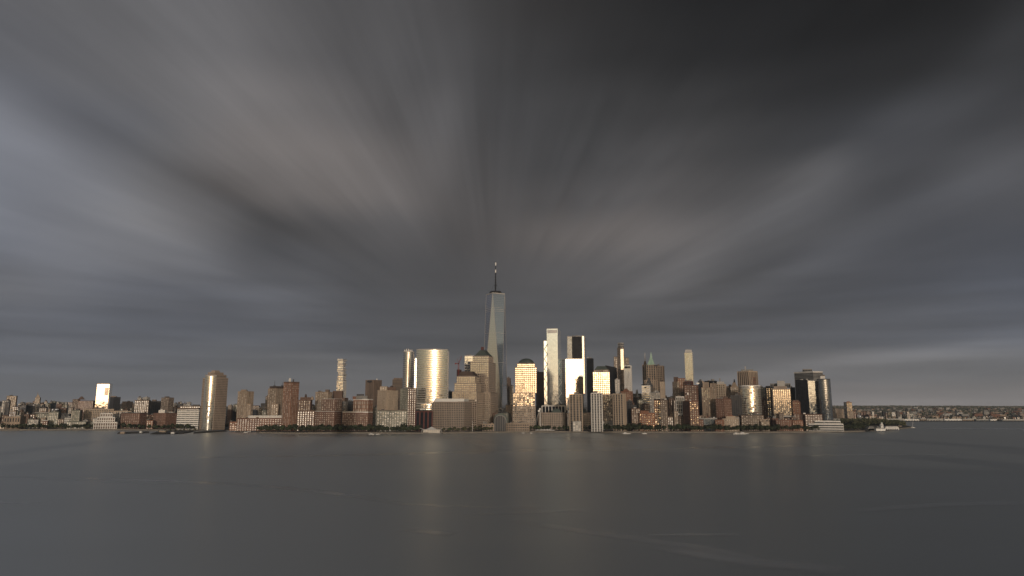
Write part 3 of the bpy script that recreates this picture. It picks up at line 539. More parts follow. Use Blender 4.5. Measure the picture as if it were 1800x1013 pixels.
# stacked-box tower
random.seed(5); vs = [V(T, (592, 603, 609), 668, ST(steel, g_gold, 4.4, 4.2, .8, 1.3, jit=1.2), yaw=2)]
yb = 668
for k in range(11):
    h_ = random.choice((2.6, 3.4, 4.2)) if k < 10 else 3; yt = yb - h_; o1, o2 = random.uniform(-1.2, 1.2), random.uniform(-1.2, 2.0)
    vs.append(V('stacked_box', (593.5 + o1 + k * .05, 603 + o1 * .5, 607.5 + o2), yt, ST(steel, g_gold, 4.4, 4.2, .6, 1.3, jit=1.6), b=yb - .05, dD=random.uniform(-2, 5), yaw=2)); yb = yt
B('stacked_tower', 'slender golden tower of shifted stacked boxes', 2150, vs, 'the stacked-box tower', roof=-1)
B('apartment_block', 'white-corniced red brick block with a taller white-striped upper part', 1708, [V(PD, (602, 647, 655), 725.5, s_brick, a=.45), V('cornice', (601.6, 647, 655.5), 724, white, k='plain', b=726, dD=-.7, a=.45), V(T, (621, 648, 655.5), 703.5, ST(brick3, g_win, 9, 4.2, 1.9, 2, jit=1), dD=8, b=726, a=.6), V('cornice', (620.6, 648, 656), 701.5, white, k='plain', b=703.8, dD=7.3, a=.6), V('roof_house', (626, 646), 696, grey, k='plain', b=702, dD=14), V('roof_tank', (627, 640), 693, dgrey, k='plain', b=696.3, dD=17), V('roof_house', (620, 626), 697, brick3, k='plain', b=702, dD=14)], 'the white-corniced brick block', roof=-1)
B('telephone_tower', 'windowless brown tower with dark slots along its top', 2000, [V(T, (643, 657, 671), 668, s_brownplain, a=.95), V('top_slot', (645.5, 653.5), 669.3, black, k='plain', b=672, dD=-1.5, dep=3), V('dish', (661, 664), 665.5, white, k='dome', b=668, dD=22)], 'the windowless brown tower', roof=-1)
B('stepped_tower', 'cream ornate building with brick flank, narrowing towards its top', 1760, [V(T, (664, 680, 700), 686, s_beige, a=.9), V(SB, (668, 680, 682), 679.5, s_beige, dD=5, b=687), V(PH, (680, 696), 681, brick2, k='plain', b=686.5, dD=16), V('roof_tank', (685, 692), 678, darkbrown, k='dome', b=681.5, dD=19)], 'the cream ornate building', roof=-1)
B('apartment_block', 'broad greenish-grey block of many small windows behind the shore trees', 1704, [V(PD, (663, 715, 717), 722, s_green, a=.45), V('roof_edge', (664, 714, 716), 720.8, brown, k='plain', b=722.3, dD=2, a=.45)], 'the broad greenish block', roof=-1)
B('office_tower', 'dull brown stepped office tower behind the cream ornate building', 2050, [V(T, (690, 708, 710), 667, ST(brown, g_dark, 4, 30, 1, 2.2), a=.7), V(CR, (692, 708, 710), 664.8, ST(brown, g_dark, 4, 30, 1, 2), b=667.5, dD=4, a=.7)], 'the dull brown stepped tower', roof=-1)
B('apartment_tower', 'greenish-fronted tower with a red brick flank beside the round golden tower', 1722, [V(T, (704, 716, 732), 683, s_green, a=.9), V('brick_flank', (716.6, 731.5), 682.2, ST(brick2, g_win, 4.2, 5, 2.8, 2.2), dD=4, dep=20), V(PH, (710, 722), 680.5, grey, k='plain', b=683, dD=9)], 'the green-and-brick tower', roof=-1)
B('curved_tower', 'slender pale silver tower with curved front and toothed white crown', 1950, [V(T, (709, 727), 617.5, ST(steel, g_grey, 6, 3, .12, .5, pd=.04, bd=.1, jit=.2), arc=11, dep=20, seg=14)] + [V('crown_tooth', (710.5 + q * 3.1, 713 + q * 3.1), 614.6 - 1.5 * (q in (1, 2)), white, k='frus', f=.25, b=617.8, dD=12 - q, dep=3) for q in range(5)], 'the slender silver tower', roof=-1)
# ---------------------------------------------------------------- middle
B('curved_tower', 'broad round-fronted golden glass tower with horizontal bands', 1760, [V(T, (732, 787), 613.5, s_goldband, arc=15, dep=36, seg=26), V('side_slab', (729.5, 734), 629, s_goldband, dD=14, dep=24), V(PD, (731, 765), 708, ST(lgrey, g_gold, 6, 8, .5, 2.2), arc=5, dD=-18, dep=20)], 'the round golden tower', roof=-1)
B('dark_hotel', 'near-black low block with maroon stripes beneath the round golden tower', 1712, [V(PD, (731, 760), 723, ST(maroon, g_black, 60, 9, 3.5, 1.5, pd=.8), dep=28), V('roof_edge', (731, 759), 720.8, black, k='plain', b=723.2, dD=3, dep=18), V('roof_tank', (738, 748), 719, white, k='plain', b=721, dD=8, dep=5)], 'the near-black hotel block', roof=-1)
B('grid_office', 'low beige office block with square grid windows and white top storey', 1702, [V(T, (761, 816, 829), 706, ST(granite, g_office, 4.3, 4.9, 1.7, 1.9), a=.5), V('top_storey', (764, 816, 824), 701, whitep, k='plain', b=706.4, dD=2, a=.5)], 'the beige grid office', roof=-1)
B('stepped_tower', 'stepped granite and gold glass tower with dark flat-topped pyramid roof', 1775, [V(PD, (795, 838, 850), 688, s_wfc, yaw=11), V(T, (799, 837, 846), 673, s_wfc, dD=4, b=689, yaw=11), V(SB, (803, 835, 843), 661, s_wfc, dD=8, b=674, yaw=11), V('pyramid_roof', (804, 834, 841), 652.5, darkbrown, k='frus', f=.62, b=661.5, dD=9, a=.7), ], 'the dark-roofed stepped tower', roof=-1)
B('stepped_tower', 'taller stepped glass and granite tower with green pyramid roof', 1850, [V(PD, (829, 862, 875), 690, s_wfc, yaw=12), V(T, (827, 859, 871), 636, s_wfc, dD=4, yaw=12), V(SB, (831, 859, 867), 625.5, s_wfc, dD=7, b=637, yaw=12), V('pyramid_roof', (833, 857, 866), 614.8, dcopper, k='frus', f=.35, b=626, dD=8, a=.8), V('rooftop_frame', (845.5, 850.5), 610, maroon, k='plain', b=615.4, dD=32, dep=6)], 'the green-pyramid tower', roof=-1)
B('glass_tower', 'bright white banded glass slab peeking out behind the green-pyramid tower', 2050, [V(T, (817, 832, 834), 625, ST(steel, g_mirror, 8, 9, .2, 1.6, jit=.2))], 'the bright banded slab', roof=-1)
B('office_block', 'dim block seen in the gap behind the round golden tower', 1980, [V(T, (784, 790, 797), 688, s_dark)], 'the dim gap block')
r = thing('tower_crane', 'red lattice tower crane beside the dark-roofed stepped tower', 'crane', (slope(806, 650) * 2000, 2000, GZ), None, 806, 2000, 'the red crane')
x_, z_ = slope(806, 650) * 2000, zat(640, 2000)
m = MB()
for ox, oy in ((-1.3, -1.3), (1.3, -1.3), (1.3, 1.3), (-1.3, 1.3)): m.tube((x_ + ox, 2000 + oy, GZ), (x_ + ox, 2000 + oy, z_), .4, n=4)
zz = GZ
while zz < z_ - 5: m.tube((x_ - 1.3, 1998.7, zz), (x_ + 1.3, 1998.7, zz + 5), .2, n=4); m.tube((x_ - 1.3, 1998.7, zz), (x_ - 1.3, 2001.3, zz + 5), .2, n=4); zz += 5
m.build('crane_mast', redp, r)
m = MB(); jx, jz = slope(812, 627) * 2000, zat(626, 2000); m.tube((x_, 2000, z_), (jx, 2000, jz), .7, .4, 4); m.tube((x_ - 1, 2001, z_ + 4), (jx, 2000, jz), .25, .2, 4); m.build('crane_jib', redp, r)
m = MB(); m.tube((x_, 2000, z_), (x_ - 9, 2000, z_ + 2), .9, n=4); m.box((x_ - 9, 2000, z_ - 1), (3, 3, 4)); m.build('counterweight', redp, r)
m = MB(); m.box((x_, 2000, z_ - 1), (3, 3, 4)); m.build('crane_cab', maroon, r)
m = MB(); m.tube((x_, 2000, z_), (x_ - 4, 2000, z_ + 15), .3, n=4); m.tube((x_ - 4, 2000, z_ + 15), (jx, 2000, jz), .12, n=4); m.build('crane_stay', redp, r)
B('building_under_construction', 'dull red netted top of a building rising under the red crane', 2020, [V(T, (803, 809, 811), 650, ST(maroon, g_dark, 4, 5, 1, 1.6))], 'the netted building', roof=-1)

# great tapering tower: square base, square top turned by an eighth, eight tall triangles between them
D0 = 2130; base = corner_poly(851, 882, 892, 640, D0, yaw=16); cb = cen(base)
th = R(16); Lw, Rw = Vector((-math.cos(th), math.sin(th))), Vector((math.sin(th), math.cos(th))); C0 = Vector((slope(882, 680) * D0, D0)); S_ = 62.5
cor = [C0 + Lw * S_, C0, C0 + Rw * S_, C0 + Lw * S_ + Rw * S_]; cb = (cor[0] + cor[2]) / 2; zb, zt = 58, zat(514.5, D0)
mids = [cb + ((cor[k] + cor[(k + 1) % 4]) / 2 - cb) for k in range(4)]
gt = thing('glass_skyscraper', 'tallest tower, tapering faceted silver glass with a ringed mast', 'skyscraper', (cb.x, cb.y, GZ), None, 872, D0, 'the tallest tapering tower')
def ringpts(t, f=1.0):
    P = []
    for k in range(4):
        c, n_ = cor[k], cor[(k + 1) % 4]; mm = mids[k]
        P += [cb + (c.lerp(mm, t) - cb) * f, cb + (n_.lerp(mm, t) - cb) * f]
    return P
m = MB(); m.prism([tuple(c) for c in cor], GZ, zb - .2); o = m.build('base_block', g_dark, gt); facade(o, [tuple(c) for c in cor], GZ, zb - .2, ST(steel, g_grey, 8, 5, .4, .4))
for k in range(4):
    a, b, mm, m2, = cor[k], cor[(k + 1) % 4], mids[k], mids[(k + 1) % 4]
    for kind in (0, 1):
        m = MB()
        if kind == 0: pts = [(a, zb), (b, zb), (mm, zt)]
        else: pts = [(mm, zt), (b, zb), (m2, zt)]
        q = [Vector((p.x, p.y, z)) for p, z in pts]; nrm_ = (q[1] - q[0]).cross(q[2] - q[0]).normalized()
        if nrm_.dot(Vector(((q[0] + q[1] + q[2]) / 3 - Vector((cb.x, cb.y, 200))).to_tuple())) < 0: q.reverse(); nrm_ = -nrm_
        m.tri(*q); i = len(m.v); m.v += [tuple(p - nrm_ * .5) for p in q]; m.f.append((i + 2, i + 1, i))
        m.build('glass_facet', g_grey, gt)
m = MB()
nl = 62
for k in range(1, nl):
    t = k / nl; z = zb + (zt - zb) * t; hh = .18 if k not in (12, 24, 40, 52, 53, 54) else 1.1
    P = ringpts(t, 1.002); P2 = []
    for p in P:
        if not P2 or (p - P2[-1]).length > .05: P2.append(p)
    m.prism([tuple(p) for p in P2], z, z + hh)
m.build('floor_line', lgrey, gt, 'stuff')
m = MB()
for k in range(4):
    for a, b in ((cor[k], mids[k]), (cor[(k + 1) % 4], mids[k])): m.tube((a.x, a.y, zb), (b.x, b.y, zt), .55, n=4)
m.build('edge_trim', steel, gt, 'stuff')
m = MB(); tp = [tuple(p) for p in mids]; m.prism(scalep(tp, 1.012), zt - 1.2, zt + 2); m.build('parapet', lgrey, gt)
m = MB(); rr = 19.5; m.rev(cb, [(rr, zt + 2.5), (rr, zt + 7.5), (rr - 1.5, zt + 9.5), (rr - 1.5, zt + 2.5)], 28); m.build('ring_platform', black, gt)
mz = zat(457, D0); m = MB(); a = (cb.x, cb.y)
m.tube((*a, zt + 2), (*a, zt + 45), 2.2, 1.6, 8); m.tube((*a, zt + 45), (*a, mz), 1.5, .8, 8); mast = m.build('antenna_mast', black, gt)
for f_, rad in ((.27, 4.2), (.36, 2.8), (.44, 2.8), (.53, 2.8), (.62, 2.6)):
    m = MB(); z = zt + (mz - zt) * f_; m.rev(cb, [(rad, z), (rad, z + 2.2)], 10); m.build('mast_ring', black, mast)
for f0, f1 in ((.68, .77), (.90, .99)):
    m = MB(); m.rev(cb, [(1.9, zt + (mz - zt) * f0), (1.9, zt + (mz - zt) * f1)], 8); m.build('mast_beacon', whitep, mast)
for k in range(4):
    m = MB(); m.tube((cb.x + 17 * math.cos(k * 1.571 + .4), cb.y + 17 * math.sin(k * 1.571 + .4), zt + 8), (cb.x, cb.y, zt + 44), .22, n=4); m.build('mast_stay', black, mast)
HERO.append((853, 890, 514, D0))

B('office_block', 'reddish slab just right of the tallest tower', 2300, [V(T, (889, 896, 898), 665, s_brick2)], 'the reddish slab')
B('office_block', 'grey-topped narrow block between the reddish slab and the domed tower', 2250, [V(T, (896, 903), 678, s_grey)], 'the grey-topped narrow block')
B('office_block', 'dim stone block below the reddish slab', 1950, [V(T, (889, 903), 712, s_brown)], 'the dim stone block')
B('domed_tower', 'gold and cream grid tower with flattened green dome', 1790, [V(PD, (902, 940, 947), 690, ST(granite, g_gold, 4.9, 4.9, 1.7, 1.9, jit=.7), yaw=2), V('base_block', (901, 941, 948), 714, s_wfc_lo, dD=-1.5, yaw=2), V(T, (905.5, 943), 645, s_wfc, dD=3, b=691, dep=46), V(SB, (909, 940), 638.5, s_wfc, dD=6, b=646, dep=40), V('dome', (911, 939), 629.5, dcopper, k='dome', b=639, dD=9, dep=34)], 'the domed gold tower', roof=-1)  # shade on the lower storeys is put into the base block's darker glass
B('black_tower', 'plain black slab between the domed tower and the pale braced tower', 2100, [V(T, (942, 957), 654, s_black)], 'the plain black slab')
B('braced_tower', 'very tall pale mirror tower with slim shoulders and diagonal corner bracing', 2000, [V(T, (961, 980, 985.5), 577.5, s_pale, yaw=9), V(WG, (956, 963), 599, s_pale, dD=6, dep=30), V(WG, (980, 987, 992), 631, s_pale, dD=4, a=.9), V(PD, (954, 993), 712.5, s_dark, dD=-2, dep=40), V(CR, (962, 979), 580, steel, k='plain', b=585.5, dD=-.8, dep=2)], 'the pale braced tower', roof=-1)
def brace(root, xa, xb, ya, yb_, D, n):
    m = MB()
    for k in range(n):
        y0 = ya + (yb_ - ya) * k / n; y1 = ya + (yb_ - ya) * (k + 1) / n; x0, x1 = (xa, xb) if k % 2 else (xb, xa)
        m.tube((slope(x0, y0) * D, D, zat(y0, D)), (slope(x1, y1) * D, D, zat(y1, D)), .75, n=4)
    m.build('corner_brace', steel, root)
rb = THINGS[-1][0]; brace(rb, 957, 962, 605, 710, 1999, 12); brace(rb, 981, 987, 634, 710, 1999, 8)
B('office_block', 'low dark colonnade hall with upright white fins in front of the braced tower', 1880, [V(PD, (953, 993), 713, ST(white, g_black, 40, 9, 2.0, .6, pd=1.5), dep=24)], 'the white-finned hall', roof=-1)
B('granite_block', 'low granite block with small green pyramid roofs', 1790, [V(PD, (947, 992, 994), 725.5, s_wfc_lo, a=.5), V('pyramid_roof', (968, 988), 718.5, dcopper, k='frus', f=.4, b=725.6, dD=6, dep=24)], 'the green-roofed granite block', roof=-1)
B('slab_tower', 'tall grey slab tower with dark panel and blazing white lower front', 2060, [V(T, (997, 1023.5, 1030), 590.5, ST(steel, g_grey, 5, 5, .2, .3, pd=.05, bd=.08, jit=.2), a=.9), V('dark_panel', (1005.5, 1022), 591.5, ST(black, g_black, 5, 5, .2, .4), dD=-1.2, dep=4, b=632), V('lower_front', (994, 1024.5, 1031), 631, s_mirror, dD=-8, a=.9, yaw=0), V('corner_strip', (1023.2, 1026.4), 591, g_mirror, k='plain', dD=-1.4, dep=3, b=692)], 'the blazing white slab tower', roof=-1)
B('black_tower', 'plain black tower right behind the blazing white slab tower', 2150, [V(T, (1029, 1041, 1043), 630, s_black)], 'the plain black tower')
B('office_block', 'narrow dark block between braced and slab towers', 2120, [V(T, (990, 998), 673, s_black)], 'the narrow dark block', roof=-1)
B('granite_tower', 'gold grid tower with cut-off green-grey pyramid roof', 1800, [V(T, (1042, 1071.5, 1074), 653, s_wfc, dD=3, a=.7, yaw=3), V(SB, (1044, 1069, 1071), 650, s_wfc, dD=6, b=653.5), V('pyramid_roof', (1045, 1069), 643.5, dcopper, k='frus', f=.6, b=650.2, dD=8, dep=32), V(PD, (1060, 1076), 693, ST(granite, g_office, 4.9, 4.9, 1.7, 1.9, jit=1.6), dep=30), V('base_block', (1041.5, 1074.5), 708, ST(granite, g_gold, 4.9, 4.9, 1.9, 2.1, jit=2.2), dD=1, dep=30), V(PD, (1040, 1078), 741, s_lgrey, dD=-8, dep=20)], 'the cut-pyramid gold tower', roof=-1)
B('granite_block', 'low granite base block right of the grey apartment tower', 1795, [V(PD, (1022, 1041), 725.5, s_wfc_lo, dep=40), V('pyramid_roof', (1023, 1032), 718.5, dcopper, k='frus', f=.3, b=725.6, dD=5, dep=16)], 'the low granite base block', roof=-1)
gw = 'trio of ribbed pale apartment towers'
B('apartment_tower', 'ribbed pale apartment tower in front of the blazing white slab', 1712, [V(T, (1001, 1023), 693, s_vwhite, a=.9), V(PH, (1009, 1015), 689.5, grey, k='plain', b=693.5, dD=9), V(PD, (1007, 1021), 741, s_lgrey, dD=-14, dep=12)], 'the first ribbed tower', group=gw, roof=-1)
B('apartment_tower', 'ribbed pale apartment tower nearest the water with white stripes', 1672, [V(T, (1039, 1058), 691, ST(white, g_black, 4, 6.0, 2.9, .8, pd=.9, bd=.1), a=.9), V(PH, (1044, 1051), 688, grey, k='plain', b=691.5, dD=9)], 'the waterside ribbed tower', group=gw, roof=-1)
B('apartment_tower', 'broadest ribbed pale apartment tower, before the gabled brick building', 1705, [V(T, (1077, 1095, 1100), 692, s_vwhite, a=.9), V(PH, (1083, 1089), 689, lgrey, k='plain', b=692.5, dD=9)], 'the broadest ribbed tower', group=gw, roof=-1)
# black wedge-top tower
P = corner_poly(1064, 1083, 1084, 645, 2050); r = thing('black_tower', 'black tower with a slanting notched roof behind the gold grid tower', 'building', (cen(P).x, cen(P).y, GZ), None, 1074, 2050, 'the slant-roofed black tower')
volume(r, T, P, GZ, zat(653, 2050), s_black); m = MB(); z0, zl, zr = zat(653, 2050) - .1, zat(642, 2050), zat(646, 2050)
m.v = [(p[0], p[1], z0) for p in P] + [(P[0][0], P[0][1], zl), (P[1][0], P[1][1], zr), (P[2][0], P[2][1], zr), (P[3][0], P[3][1], zl)]
m.f = [(0, 1, 5, 4), (1, 2, 6, 5), (2, 3, 7, 6), (3, 0, 4, 7), (4, 5, 6, 7), (3, 2, 1, 0)]; m.build('slanted_roof', black, r); HERO.append((1064, 1084, 644, 2050))
B('office_block', 'slim light grey slab beside the slant-roofed black tower', 1950, [V(T, (1081, 1089), 667, s_lgrey)], 'the slim light grey slab')
B('slim_tower', 'very slim unfinished tower with one bright golden glass strip', 2030, [V(T, (1085, 1091, 1097), 611, ST(brown, g_win, 4.2, 5, 2, 1.6), a=.9), V('open_top', (1086, 1091, 1096), 602.5, ST(lgrey, g_dark, 5, 4, 1, 1.5), dD=2, b=611.5, a=.9), V('glass_strip', (1090.6, 1095.6), 613, ST(steel, g_mirror, 6, 5, .1, .2, jit=.2), b=650, dD=-2.5, dep=6)], 'the very slim tower', roof=-1)
for q, (a, b, t) in enumerate(((1079, 1087, 627), (1097, 1105, 629))):
    B('office_tower', ('brown-grey tower half hidden by the left side of the very slim tower', 'brown-grey tower showing on the right of the very slim tower')[q], 2350, [V(T, (a, b), t, ST(brown, g_win, 6, 5, 2, 2))], None, roof=-1)
B('white_tower', 'cream tower with vertical fluting and a row of top vents', 1950, [V(T, (1096.5, 1108, 1110), 642.5, ST(whitep, g_gold, 60, 3.6, 2.3, 1, pd=.6), a=.9)] + [V('vent', (1098 + 2.6 * q, 1100 + 2.6 * q), 644, black, k='plain', b=647.5, dD=-1, dep=2) for q in range(4)], 'the fluted cream tower', roof=-1)
B('gabled_building', 'warm brick tower with pointed gable behind the ribbed apartments', 1850, [V(T, (1091, 1109, 1112), 688, s_brick3, a=.8), V('gable', (1094, 1107), 683, brick3, k='frus', f=.2, b=688.5, dD=3, dep=12)], 'the gabled brick tower', roof=-1)
B('office_block', 'dark blue-grey block below the gabled brick tower', 1760, [V(T, (1100, 1110, 1111), 705, s_dark)], 'the dark block under the gable', roof=-1)
B('office_block', 'dim stone block with little roof turret behind the gabled tower', 2080, [V(T, (1110, 1127, 1130), 692, s_grey), V('turret', (1117, 1122), 685, grey, k='frus', f=.5, b=692.5, dD=6, dep=8)], 'the dim turret block', roof=-1)
B('classical_tower', 'old stone tower with steep pale green spire', 2150, [V(T, (1136, 1152, 1154), 641, s_stone, dep=24), V(WG, (1133, 1155), 668, s_stone, dD=-5, dep=34), V('spire_base', (1137.5, 1151), 635.5, copper, k='frus', f=.62, b=641.4, dD=1, dep=22), V('spire_middle', (1140, 1148.6), 628, copper, k='frus', f=.40, b=635.7, dD=5, dep=14), V('spire', (1142.4, 1146.2), 618.5, copper, k='frus', f=.1, b=628.2, dD=9, dep=6)], 'the green-spired tower', roof=-1)
B('classical_tower', 'dark stone tower with needle mast left of the green spire', 2200, [V(T, (1129, 1137, 1138), 641, s_stone), V(SB, (1131, 1136.5), 635, brown, k='frus', f=.6, b=641.4, dD=5, dep=10), V('needle_mast', (1133.4, 1134.4), 620, lgrey, k='frus', f=.4, b=635.5, dD=9, dep=2)], 'the needle-masted tower', roof=-1)
B('office_tower', 'broad brown stone tower right of the green spire', 2140, [V(T, (1153, 1164, 1167), 643, s_stone), V(WG, (1150, 1156), 641.8, dgrey, k='plain', b=644, dD=4, dep=8)], 'the broad brown stone tower')
B('white_tower', 'small bright square building below the dark pyramid roof', 1950, [V(T, (1128, 1142, 1143), 677, ST(whitep, g_gold, 6, 12, 1, 3.2)), V('roof_edge', (1127.5, 1142.5), 675.8, black, k='plain', b=677.4, dD=-1, dep=24), V('dark_window', (1133, 1136), 680.5, black, k='plain', b=682.5, dD=-1, dep=2)], 'the bright square building', roof=-1)
B('office_block', 'block with dark steep pyramid roof behind the bright square building', 2020, [V(T, (1133, 1148), 678, s_dark), V('pyramid_roof', (1134, 1147), 664, dgrey, k='frus', f=.06, b=678.3, dD=2, dep=24)], 'the dark pyramid roof', roof=-1)
B('white_tower', 'slim cream tower with tiny cupola', 1900, [V(T, (1160, 1167.5, 1168.5), 671, ST(beige, g_win, 5, 3.4, 2.2, 2.6)), V('cupola', (1161.5, 1166), 667.5, darkbrown, k='frus', f=.4, b=671.4, dD=3, dep=7)], 'the slim cream tower', roof=-1)
B('brick_block', 'U-shaped red brick block with glinting windows behind the shore trees', 1715, [V(PD, (1124, 1150), 726, ST(brick3, g_gold, 5, 5, 3, 2.8, jit=1.6), dep=24), V(WG, (1126, 1140), 722, brick3, k='plain', b=726.4, dD=4, dep=12)], 'the glinting brick block')
B('brick_tower', 'brick tower with glowing orange window bays', 1722, [V(T, (1150, 1161), 703, ST(brick3, g_gold, 5, 5.4, 2.2, 1.8, jit=.9), a=.9), V('roof_edge', (1149.6, 1161.4), 701.5, black, k='plain', b=703.3, dD=-.6, dep=12)], 'the glowing-bay brick tower')
B('brick_tower', 'plain brown brick tower next to the glowing-bay brick tower', 1700, [V(T, (1161, 1172, 1173), 703, s_brown, a=.9), V(PH, (1163, 1171), 701, darkbrown, k='plain', b=703.4, dD=4, dep=9)], 'the plain brown brick tower', roof=-1)
B('brick_block', 'low maroon brick block between the ribbed towers and the glinting brick block', 1730, [V(PD, (1110, 1125), 718, s_brick2)], 'the low maroon brick block')
B('office_block', 'grey block behind the glowing-bay brick tower', 1860, [V(T, (1142, 1160), 690, s_grey)], 'the mid grey block')
# ---------------------------------------------------------------- right of centre
B('office_tower', 'tan prewar tower with dark boxed top and brick-red crown windows', 1900, [V(T, (1182, 1190, 1206), 671, s_tan, a=.8), V(CR, (1184, 1192), 662.8, darkbrown, k='plain', b=671.4, dD=8, dep=14), V('brick_crown', (1191, 1204), 665, s_brick3, b=690, dD=-1, dep=10)], 'the tan prewar tower', roof=-1)
B('slim_tower', 'slim golden glass tower with sloping top', 1970, [V(T, (1203, 1216.5, 1218), 619, ST(steel, g_gold, 5, 4, .3, .5, pd=.06, bd=.1, jit=.3), a=.9), V('sloped_crown', (1203.2, 1216.8), 614.5, steel, k='frus', f=.72, b=619.2, dD=1, dep=20)], 'the slim golden tower', roof=-1)
B('office_block', 'dark red block carrying the view of the slim golden tower above it', 1880, [V(T, (1204, 1216, 1218), 670, ST(maroon, g_dark, 4, 5, 2, 2))], None, roof=-1)
B('brick_tower', 'red brick tower with white round-headed dormer', 1800, [V(T, (1203, 1224, 1227), 677, s_brick, a=.8), V('dormer', (1207, 1211), 690, white, k='frus', f=.2, b=694, dD=-1.5, dep=2)], 'the dormered brick tower')
B('white_tower', 'white gridded modern block of tall paired windows', 1770, [V(T, (1188, 1202), 697, ST(white, g_dark, 9, 5.5, 1.8, 1.6, pd=.6), a=.7), V(WG, (1187, 1201), 727, ST(white, g_dark, 6, 5.5, 1.8, 1.6), dD=-8, dep=12)], 'the white gridded block', roof=-1)
B('brick_tower', 'red brick corner tower whose right face blazes with gold windows', 1700, [V(T, (1200, 1212, 1227), 705, ST(brick, g_gold, 4.6, 5, 2.6, 2, jit=1.1), yaw=84), V(PH, (1207, 1216), 701, brick2, k='plain', b=705.4, dD=10, dep=10), V(WG, (1226, 1236), 738, s_brick, dD=4, dep=18)], 'the gold-windowed brick tower', roof=-1)
B('office_block', 'dark blue glass slab behind the gold-windowed brick tower', 1870, [V(T, (1227, 1235, 1237), 670, s_dark), V('white_top', (1224, 1229), 673, whitep, k='plain', b=675.5, dD=-2, dep=6)], 'the dark blue slab')
B('office_tower', 'tan stepped tower with many small lit windows', 1790, [V(T, (1233, 1247.5, 1249), 681, ST(tan, g_gold, 5, 4.6, 2.3, 2.2, jit=1.4)), V(SB, (1235, 1246), 672, tan, k='plain', b=681.3, dD=4, dep=14), V('turret', (1234, 1237), 669, tan, k='frus', f=.5, b=673, dD=8, dep=6)], 'the tan stepped tower', roof=-1)
B('office_tower', 'tan-grey tower in front of the black slab', 1810, [V(T, (1248, 1257.5, 1259), 674, s_tan)], 'the tan-grey tower')
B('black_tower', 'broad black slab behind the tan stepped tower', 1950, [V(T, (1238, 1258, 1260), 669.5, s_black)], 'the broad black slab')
B('office_tower', 'golden-edged glass and stone tower right of the broad black slab', 1880, [V(T, (1258.5, 1274, 1276), 675, ST(beige, g_gold, 5, 6, 2.2, 2)), V(CR, (1260, 1273), 671, lgrey, k='plain', b=675.4, dD=2, dep=16), V('antenna_mast', (1265.4, 1266.2), 665, grey, k='plain', b=671.5, dD=6, dep=1)], 'the golden-edged tower', roof=-1)
B('brick_tower', 'stepped brick tower, left half red and right half tan', 1740, [V(T, (1258, 1272, 1285), 701, s_brick, yaw=45), V(CR, (1267, 1280), 697.5, brick2, k='plain', b=701.4, dD=6, dep=10)], 'the red-and-tan brick tower', roof=-1)
B('classical_tower', 'stone tower topped by stepped pyramid and dark lantern', 1930, [V(T, (1278, 1298, 1300), 690, s_brown), V(SB, (1284, 1297), 680, s_tan, b=690.3, dD=5, dep=18), V('stepped_pyramid', (1285, 1296), 672, tan, k='frus', f=.35, b=680.3, dD=6, dep=16), V('lantern', (1289, 1292.4), 667, black, k='frus', f=.5, b=672.4, dD=12, dep=5)], 'the lantern tower', roof=-1)
B('office_block', 'flat stone block left of the lantern tower', 1960, [V(T, (1274, 1287), 679, s_brown)], 'the flat stone block')
B('office_block', 'charcoal block below the lantern tower', 1800, [V(T, (1284, 1303), 695, s_dark)], 'the charcoal block')
B('office_tower', 'brown tower with pale vertical fins and glowing right face', 2050, [V(T, (1296, 1316, 1331), 652, ST(beige, darkbrown, 90, 7, 2.6, 3.5, pd=1.2), yaw=58, a=.9), V(PH, (1303, 1324), 649.5, grey, k='plain', b=652.3, dD=10, dep=16), V('antenna_mast', (1310, 1310.9), 644, lgrey, k='plain', b=650, dD=16, dep=1), V('lit_bay', (1319.5, 1327.5), 663, ST(brick3, g_gold, 6, 5, 1.6, 1.6, jit=.5), b=677, dD=8.5, dep=3, yaw=-12)], 'the pale-finned brown tower', roof=-1)
B('curved_tower', 'bright silver-gold round-fronted building with white rim', 1790, [V(T, (1303, 1337), 681.5, ST(steel, g_gold, 4.6, 4.5, .25, .9, pd=.1, bd=.16, jit=.7), arc=14, dep=10, seg=20), V('white_rim', (1303.5, 1336.5), 677.5, ST(whitep, g_grey, 9, 6, .3, .8), b=681.7, dD=2, arc=13, dep=20)], 'the silver-gold round building', roof=-1)
B('office_block', 'olive-grey block right behind the silver-gold round building', 1880, [V(T, (1334, 1345), 681, s_green)], 'the olive-grey block')
B('brick_block', 'dim low brown block beneath the silver-gold round building', 1725, [V(PD, (1303, 1342), 730, s_brown, dep=26), V(WG, (1336, 1351), 737, s_tan, dD=-6, dep=18)], 'the dim low brown block')
B('terrace_building', 'cream and brick terraced waterfront building with arched bays', 1692, [V(PD, (1257, 1270, 1272), 738, s_brick3), V(WG, (1270, 1298), 736, ST(beige, g_win, 5, 5, 2.4, 2), dD=3, dep=22), V(SB, (1276, 1293), 732, beige, k='plain', b=736.4, dD=8, dep=12), V('side_pavilion', (1280, 1290), 730, brick3, k='frus', f=.4, b=732.3, dD=10, dep=8)], 'the cream terraced building', roof=-1)
B('modern_pavilion', 'low grey-blue glass pavilion with thin white frame', 1740, [V(PD, (1228, 1260), 735, ST(lgrey, g_blue, 14, 14, .8, .8), dep=20)], 'the grey-blue pavilion', roof=-1)
B('modern_pavilion', 'small dark pavilion with thin white frame beside the round building', 1745, [V(PD, (1288, 1299), 734, ST(lgrey, g_dark, 14, 16, .8, .8), dep=20)], 'the small dark pavilion', roof=-1)
B('office_tower', 'slim tower with three columns of golden windows', 1850, [V(T, (1346, 1358), 681, ST(darkbrown, g_gold, 4.8, 5.6, 2.6, 1.8, jit=.7)), V(CR, (1347, 1357), 678.6, granite, k='plain', b=681.3, dD=1, dep=14)], 'the golden-column tower', roof=-1)
